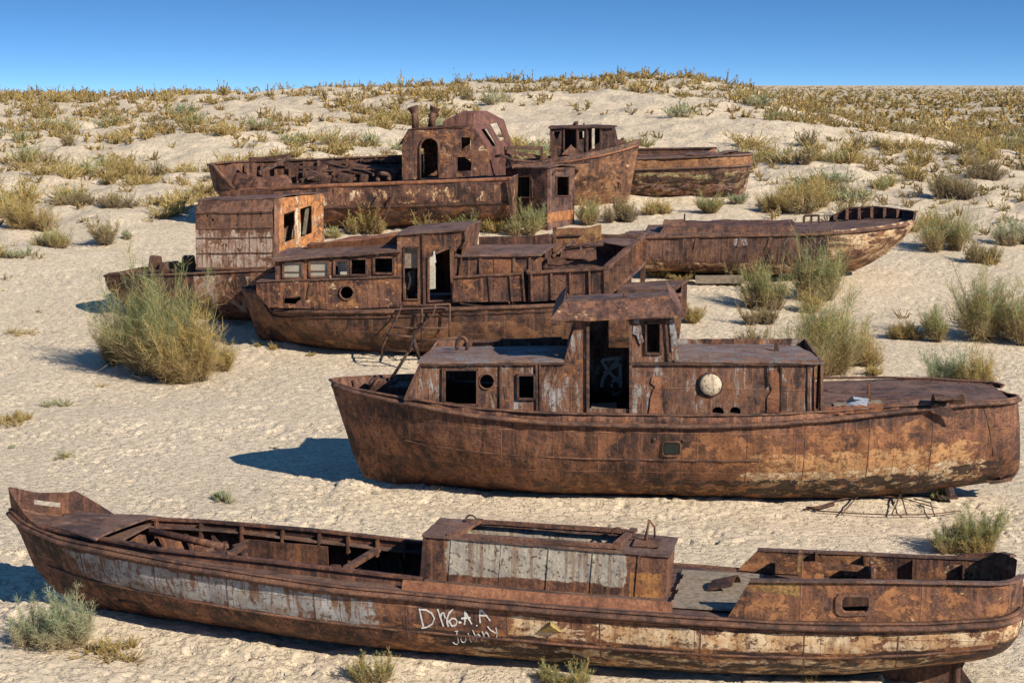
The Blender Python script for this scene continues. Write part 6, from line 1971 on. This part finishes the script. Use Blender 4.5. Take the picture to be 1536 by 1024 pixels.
def shrub_arrays(rng, h, w, nstem, ntwig, bw=.008, lean=0.0, upright=.5, open_=0.06):
    """stem strips and twig strips of one shrub, foot at the origin"""
    az = rng.uniform(0, 2 * np.pi, nstem)
    k = rng.uniform(0, 1, nstem) ** .55
    tilt = np.minimum(1.45, np.arctan(.5 * w / h) * 1.3) * k
    D = np.stack([np.sin(tilt) * np.cos(az) + lean, np.sin(tilt) * np.sin(az), np.cos(tilt)], -1) + rng.normal(size=(nstem, 3)) * .10
    D = unit(D)
    base = np.stack([np.cos(az), np.sin(az), 0 * az], -1) * (w * .16 * k * rng.uniform(.3, 1, nstem))[:, None]
    base[:, 2] = -.05
    # uneven outline: a few long shoots, many short ones, in bunches by direction
    bunch = .78 + .22 * np.sin(az * 2 + rng.uniform(0, 6)) + .12 * np.sin(az * 5 + rng.uniform(0, 6))
    L = h * rng.uniform(.55, 1.05, nstem) * bunch * (np.cos(tilt) ** 2 + (np.sin(tilt) * .5 * w / h) ** 2) ** .5 * 1.05
    curl = rng.uniform(-.12, .2, nstem)
    S = ribbons(rng, base, D, L, np.full(nstem, bw * 2.2), curl)
    i = rng.integers(0, nstem, ntwig)
    t = open_ + (1 - open_) * rng.uniform(0, 1, ntwig) ** .8
    P = base[i] + D[i] * (L[i] * t)[:, None]
    P[:, 2] += curl[i] * L[i] * t * t
    TD = unit(D[i] * .65 + rng.normal(size=(ntwig, 3)) * .68 + np.array([0, 0, upright]))
    TL = h * rng.uniform(.10, .30, ntwig) * (1.2 - .6 * t)
    A = ribbons(rng, P, TD, TL, np.full(ntwig, bw) * rng.uniform(.7, 1.3, ntwig), rng.uniform(-.05, .2, ntwig))
    n2 = int(ntwig * 1.4)
    j = rng.integers(0, ntwig, n2)
    P2 = P[j] + TD[j] * (TL[j] * rng.uniform(.3, .9, n2))[:, None]
    D2 = unit(TD[j] + rng.normal(size=(n2, 3)) * .8 + np.array([0, 0, .2]))
    B = ribbons(rng, P2, D2, TL[j] * rng.uniform(.3, .7, n2), np.full(n2, bw * .8), rng.uniform(0, .2, n2))
    return S, np.concatenate([A, B])


def near_shrub(px, py, wpx, hpx, kind, label, seed, dens=1.0, name='shrub', cat='shrub', lean=0.0, group=None, upright=.5):
    g = ground_at(px, py)
    sc = F_PX / math.hypot(g.y, CAM_H - g.z)
    w, h = wpx / sc, hpx / sc
    rng = np.random.default_rng(seed)
    area = w * h
    px_m = 1 / (sc * .667)
    bw = max(.005, px_m * .30)
    ntw = int(np.clip(3.4 * area / (bw * h * .15), 320, 9000) * dens)
    nst = int(np.clip(44 + 22 * area, 40, 150))
    if wpx > 54:
        nc = 3 + int(rng.integers(0, 3))
        SS, TT = [], []
        for c in range(nc):
            f = (.62 if wpx < 120 else .8) + .4 * rng.uniform()
            ox = (c / (nc - 1) - .5) * w * .46 + rng.normal() * .06 * w
            edge = 1.08 - .42 * abs(2 * ox / w) ** 1.7
            a_, b_ = shrub_arrays(rng, h * f * edge, w * rng.uniform(.55, .8), nst // nc + 8, int(ntw * (1.05 if wpx < 95 else 1.6) / nc), bw, lean + ox / w * .5 + rng.normal() * .06, upright)
            off = np.array([ox, rng.normal() * w * .14, 0])
            SS.append(a_ + off); TT.append(b_ + off)
        S, T = np.concatenate(SS), np.concatenate(TT)
    else:
        S, T = shrub_arrays(rng, h * .93, w * 1.0, nst, ntw, bw, lean, upright)
    for V in (S, T):
        z = V[:, :, 2]
        gx, gy = V[:, :, 0] + g.x, V[:, :, 1] + g.y
        np.maximum(z, -.08, out=z)
    root = bpy.data.objects.new(name, None)
    root.empty_display_size = .2
    root.location = g
    COL.objects.link(root)
    tag(root, label, cat, group)
    for nm, V, m in (('stems', S, M_STEM), ('foliage', T, PLANTS[kind])):
        o = bpy.data.objects.new(nm, ribbon_mesh(nm, V, m))
        o.parent = root
        COL.objects.link(o)
    return root


NEAR = [
    # px, py, w, h, kind, label
    (236, 566, 140, 142, 'green', 'large bushy green and yellow shrub in front of the boxy cabin boat'),
    (288, 572, 100, 128, 'gold', 'dry golden half of the large bush, straw shoots before the boxy cabin boat'),
    (337, 556, 46, 52, 'gold', 'small wispy golden shrub right of the large bush by the boat with cabin windows'),
    (178, 545, 60, 92, 'gold', 'yellowish thin shrub on the left edge of the large bush'),
    (22, 633, 62, 26, 'gold', 'low golden green tuft at the left edge of the picture, on open sand'),
    (88, 606, 62, 15, 'sage', 'flat grey green sprawling tuft on open sand below the large bush'),
    (150, 580, 26, 9, 'gold', 'tiny golden tuft on the sand just left of the foot of the large bush'),
    (28, 502, 62, 12, 'gold', 'flat pale grass patch on the far left sand'),
    (336, 750, 58, 26, 'sage', 'small green tuft on open sand left of the wheelhouse boat'),
    (97, 686, 48, 12, 'green', 'low dull green tuft on open sand above the bow of the front boat'),
    (18, 672, 22, 10, 'sage', 'very small green tuft at the far left edge of open sand'),
    (84, 966, 165, 84, 'sage', 'sprawling grey green shrub by the bow of the front boat'),
    (176, 972, 60, 34, 'gold', 'yellow dry clump right of the grey green shrub by the front boat'),
    (150, 990, 130, 14, 'gold', 'flat straw litter tuft in the bottom left foreground'),
    (556, 1022, 62, 62, 'green', 'fresh green upright sprig before the hull of the front boat, left one'),
    (846, 1030, 78, 56, 'green', 'green sprig before the cream flaked hull of the front boat'),
    (1222, 1034, 44, 32, 'gold', 'pale grassy sprig low under the stern half of the front boat'),
    (1448, 828, 96, 88, 'green', 'feathery green shrub on the sand between the sterns of the two front boats'),
    (1468, 832, 55, 55, 'gold', 'straw coloured shoots at the right of the feathery green shrub by the front sterns'),
    (1408, 748, 52, 30, 'green', 'thin green grass under the raised stern of the wheelhouse boat'),
    (656, 740, 34, 22, 'gold', 'small golden grass tuft against the hull of the wheelhouse boat'),
    (412, 524, 26, 15, 'gold', 'small golden tuft at the bow of the boat with cabin windows'),
    (466, 533, 22, 10, 'gold', 'tiny dry tuft along the hull of the boat with cabin windows'),
    (388, 520, 18, 14, 'green', 'dark green little tuft in shade under the bow of the boat with cabin windows'),
    (1146, 462, 62, 84, 'green', 'left of two green shrubs in front of the long barge'),
    (1226, 452, 66, 98, 'green', 'taller right one of two green shrubs in front of the long barge'),
    (1140, 484, 60, 38, 'twig', 'brown twiggy low shrub at the foot of the green shrubs before the barge'),
    (1218, 468, 46, 40, 'gold', 'straw shoots at the foot of the taller green shrub before the barge'),
    (1236, 566, 138, 116, 'green', 'largest green shrub directly behind the aft cabin of the wheelhouse boat'),
    (1290, 548, 80, 80, 'gold', 'golden straw shrub on the right flank of the largest green shrub'),
    (1128, 528, 58, 56, 'twig', 'grey brown twiggy shrub behind the wheelhouse roof'),
    (1166, 545, 60, 30, 'gold', 'low golden grass between the twiggy shrub and the largest green shrub'),
    (1362, 508, 62, 42, 'gold', 'small golden bush on the sand left of the big green bush at the right edge'),
    (1404, 512, 46, 66, 'green', 'slim green upright shrub beside the big bush at the right edge'),
    (1496, 512, 118, 116, 'green', 'big green bush reaching over the right edge, foot in the sand'),
    (1424, 580, 76, 84, 'sage', 'pale wispy twin shrub, left stem group, behind the stern of the wheelhouse boat'),
    (1470, 590, 64, 84, 'gold', 'pale wispy twin shrub, right stem group, behind the stern of the wheelhouse boat'),
    (1310, 562, 40, 24, 'gold', 'small straw tuft by the shadow behind the wheelhouse boat'),
    (1426, 376, 82, 76, 'green', 'round green bush right of the upswept barge bow'),
    (1476, 394, 60, 40, 'twig', 'brown shrub right of the round green bush by the barge bow'),
    (1522, 366, 62, 56, 'sage', 'grey green shrub at the right edge beside the brown one'),
    (1432, 300, 72, 46, 'twig', 'brown dry bush on sand above the barge bow'),
    (1480, 270, 70, 44, 'twig', 'larger brown bush higher up at the right'),
    (1040, 484, 52, 36, 'gold', 'dry low shrub beside the wheelhouse hood'),
    (1000, 418, 70, 20, 'gold', 'yellow grass under the left end of the barge'),
    (552, 350, 56, 60, 'gold', 'golden shrub against the side of the long ship, leftmost'),
    (644, 348, 62, 58, 'gold', 'golden green shrub against the side of the long ship, second from left'),
    (706, 350, 60, 40, 'green', 'low green shrub under the ship side below the wheelhouse'),
    (742, 350, 50, 34, 'gold', 'low straw shrub under the ship side near the square cabin'),
    (790, 352, 60, 56, 'green', 'leafy green shrub in front of the square cabin'),
    (500, 356, 46, 24, 'green', 'low green shrub behind the bright orange cabin side'),
    (884, 336, 50, 46, 'green', 'dark green shrub right of the square cabin'),
    (932, 332, 64, 46, 'twig', 'brown green thicket under the high pointed bow'),
    (985, 322, 56, 30, 'gold', 'pale shrub under the flaking hulk'),
    (1066, 320, 52, 36, 'green', 'green shrub in front of the flaking hulk'),
    (1108, 306, 40, 26, 'sage', 'grey green tuft at the end of the flaking hulk'),
    (1206, 315, 110, 56, 'gold', 'wide golden bush on the sand behind the barge'),
    (1168, 318, 60, 40, 'gold', 'smaller golden bush left of the wide golden one behind the barge'),
    (1280, 300, 60, 34, 'gold', 'dry golden bush beyond the barge bow'),
    (38, 346, 90, 62, 'gold', 'large golden bush at the left edge of the sand flat'),
    (80, 372, 66, 36, 'green', 'yellow green low bush right below the large golden one at the left edge'),
    (160, 366, 54, 46, 'twig', 'rounded greyish dry bush on the left sand flat'),
    (192, 358, 22, 20, 'sage', 'small grey green bush right of the rounded dry one on the left'),
    (28, 385, 60, 20, 'sage', 'low grey green bush at the left edge of the sand flat'),
    (186, 268, 84, 44, 'gold', 'broad golden bush at the foot of the left dune slope'),
    (120, 308, 70, 30, 'twig', 'grey twiggy bush at the foot of the left slope'),
    (172, 310, 66, 26, 'twig', 'grey twiggy bush beside its twin at the foot of the left slope'),
    (242, 310, 44, 22, 'gold', 'small golden tuft at the foot of the left slope near the boxy cabin'),
]
for i, (px, py, wpx, hpx, kind, lab) in enumerate(NEAR):
    up = .65 if kind == 'green' else .4
    nm, ct = ('grass_tuft', 'grass tuft') if 'tuft' in lab or 'sprig' in lab or 'grass' in lab else ('shrub', 'shrub')
    near_shrub(px, py, wpx, hpx, kind, lab, 100 + i, 1.0 if hpx > 30 else .8, nm, ct, -.10, upright=up)

# shrubs over the dunes: prototypes by kind, copied; the largest in the picture are things of their own
rng = np.random.default_rng(5)
PROTO = {}
for kind in ('green', 'gold', 'twig', 'sage'):
    PROTO[kind] = []
    for v in range(5):
        S, T = shrub_arrays(rng, 1.0, rng.uniform(1.5, 2.4), 44, 420, .026, rng.uniform(-.15, .05), .35 if kind != 'green' else .6, .05)
        PROTO[kind].append(ribbon_mesh('shrub', np.concatenate([S, T]), PLANTS[kind]))

KEEP_OUT = [(-13.5, 50, 3.6, 4.5), (-4.5, 55, 9.5, 6.0), (3, 61, 7, 4), (8.5, 64.5, 5, 3.4), (8.5, 49, 9.5, 3.6), (1.9, 57.5, 2.2, 2.2), (-8, 44, 6, 4), (3.5, 44, 5, 4)]
def blocked(x, y): return any(((x - a) / rx) ** 2 + ((y - b_) / ry) ** 2 < 1 for a, b_, rx, ry in KEEP_OUT)


cand = []
tries = 0
while len(cand) < 3900 and tries < 90000:
    tries += 1
    y = 42 + 98 * rng.uniform() ** .8
    x = rng.uniform(-1, 1) * (y * .37 + 3)
    if y < 60 and x < 10 and x > -14: continue
    if blocked(x, y): continue
    pxs = 768 + F_PX * x / y
    d = .5 + 1.25 * float(fbm(np.array([x / 9.0]), np.array([y / 5.5]), 77, 3)[0]) + .25 * float(vnoise(np.array([x / 2.6]), np.array([y / 2.2]), 78)[0])
    if pxs > 1180: d += .10
    if y < 58: d -= .30
    if 62 < y < 78: d += .16
    if pxs < 330 and y > 88: d += .14
    if pxs > 1290 and y > 95: d += .4
    if rng.uniform() > np.clip(d * 1.7 - .33, 0, 1): continue
    h = float(np.clip(rng.lognormal(-.56, .42), .2, 1.35)) * (1.0 if y > 60 else .7)
    if pxs > 1150 and y < 75: h *= .85
    g = fbm(np.array([x / 12.0]), np.array([y / 8.0]), 91, 2)[0] + rng.normal() * .22
    kind = 'gold' if g > .02 else 'green' if g > -.22 else ('twig' if rng.uniform() < .5 else 'sage')
    if pxs > 1180 and rng.uniform() < .35: kind = 'twig'
    cand.append((h * F_PX / y, x, y, h, kind))
cand.sort(reverse=True)
REGION = [
    (lambda x, y: x < -6 and y > 92, 'high on the left dune under the skyline', 'shrubs high on the left dune'),
    (lambda x, y: x < -6, 'among the scrub on the lower left dune slope', 'shrubs on the lower left slope'),
    (lambda x, y: x < 12 and y > 88, 'on the dune crest far behind the wheelhouse ship', 'shrubs on the crest behind the ships'),
    (lambda x, y: x < 12, 'on the dune slope close behind the ships', 'shrubs on the slope behind the ships'),
    (lambda x, y: y > 92, 'on the far right shoulder of the dune', 'shrubs on the right shoulder of the dune'),
    (lambda x, y: True, 'scattered over the sandy rise on the right', 'shrubs on the right hand rise'),
]
LOOK = dict(green='dull green rounded shrub', gold='golden dry shrub', twig='brown twiggy shrub', sage='grey green low shrub')
N_THINGS = 228
for k, (sz, x, y, h, kind) in enumerate(cand[:N_THINGS]):
    o = bpy.data.objects.new('shrub', PROTO[kind][int(rng.integers(0, 5))])
    o.location = (x, y, tz(x, y) - .03)
    s = h
    o.scale = (s * rng.uniform(.85, 1.25), s * rng.uniform(.85, 1.25), s)
    o.rotation_euler = (0, 0, rng.uniform(0, 6.28))
    COL.objects.link(o)
    for test, place, grp in REGION:
        if test(x, y):
            tag(o, LOOK[kind] + ' ' + place, 'shrub', LOOK[kind].replace('shrub', '') .strip() + ' ' + grp)
            break


def scatter_mesh(name, items, mat, per, bw):
    """many small plants as one mass"""
    out = []
    r = np.random.default_rng(len(items))
    for (x, y, h, w) in items:
        S, T = shrub_arrays(r, h, w, max(5, per // 8), per, bw(y), -.05, .4, .02)
        V = np.concatenate([S, T]) + np.array([x, y, 0.0])
        V[:, :, 2] += tz(x, y) - .02
        out.append(V)
    o = bpy.data.objects.new(name, ribbon_mesh(name, np.concatenate(out), mat))
    COL.objects.link(o)
    return o


rest = cand[N_THINGS:]
M_MASS = plant_mat('far_scrub', [BROWN, STRAW, GREY], [(.17, .16, .06), STRAW, (.2, .21, .11), GOLD, BROWN, STRAW])
nt = M_MASS.node_tree
small = [(x, y, h, h * rng.uniform(1.4, 2.6)) for (_, x, y, h, k) in rest]
tag(scatter_mesh('dune_scrub', small, M_MASS, 60, lambda y: .00062 * y), 'low scrub scattered thickly over the distant dunes', 'scrub', kind='stuff')
# far plain on the right and the skyline fringe
far = []
for _ in range(1500):
    y = 135 * (9 ** rng.uniform())
    x = rng.uniform(.20, .42) * y if rng.uniform() < .8 else rng.uniform(-.4, .4) * y
    far.append((x, y, rng.uniform(.5, 1.5), rng.uniform(1.5, 4.5)))
for _ in range(70):
    x = rng.uniform(-52, 34); y = CREST_Y + rng.uniform(-9, 2)
    far.append((x, y, rng.uniform(.15, .5), rng.uniform(.6, 1.8)))
for _ in range(420):
    y = 300 * (8 ** rng.uniform()); x = rng.uniform(.16, .42) * y
    far.append((x, y, rng.uniform(1.0, 2.8), rng.uniform(3, 12)))
tag(scatter_mesh('far_scrub', far, M_MASS, 26, lambda y: .0011 * min(y, 300)), 'dark olive scrub covering the distant plain and the skyline', 'scrub', kind='stuff')
# bits of dry grass and litter on the near sand
bits = []
for _ in range(520):
    y = rng.uniform(17, 62); x = rng.uniform(-.36, .36) * y
    if x < 3 and y < 36 and rng.uniform() < .75: continue
    if blocked(x, y): continue
    bits.append((x, y, rng.uniform(.03, .14), rng.uniform(.08, .35)))
tag(scatter_mesh('dry_grass', bits, M_GOLD, 16, lambda y: .0006 * y), 'sparse dry grass blades dotted over the sand', 'grass', kind='stuff')
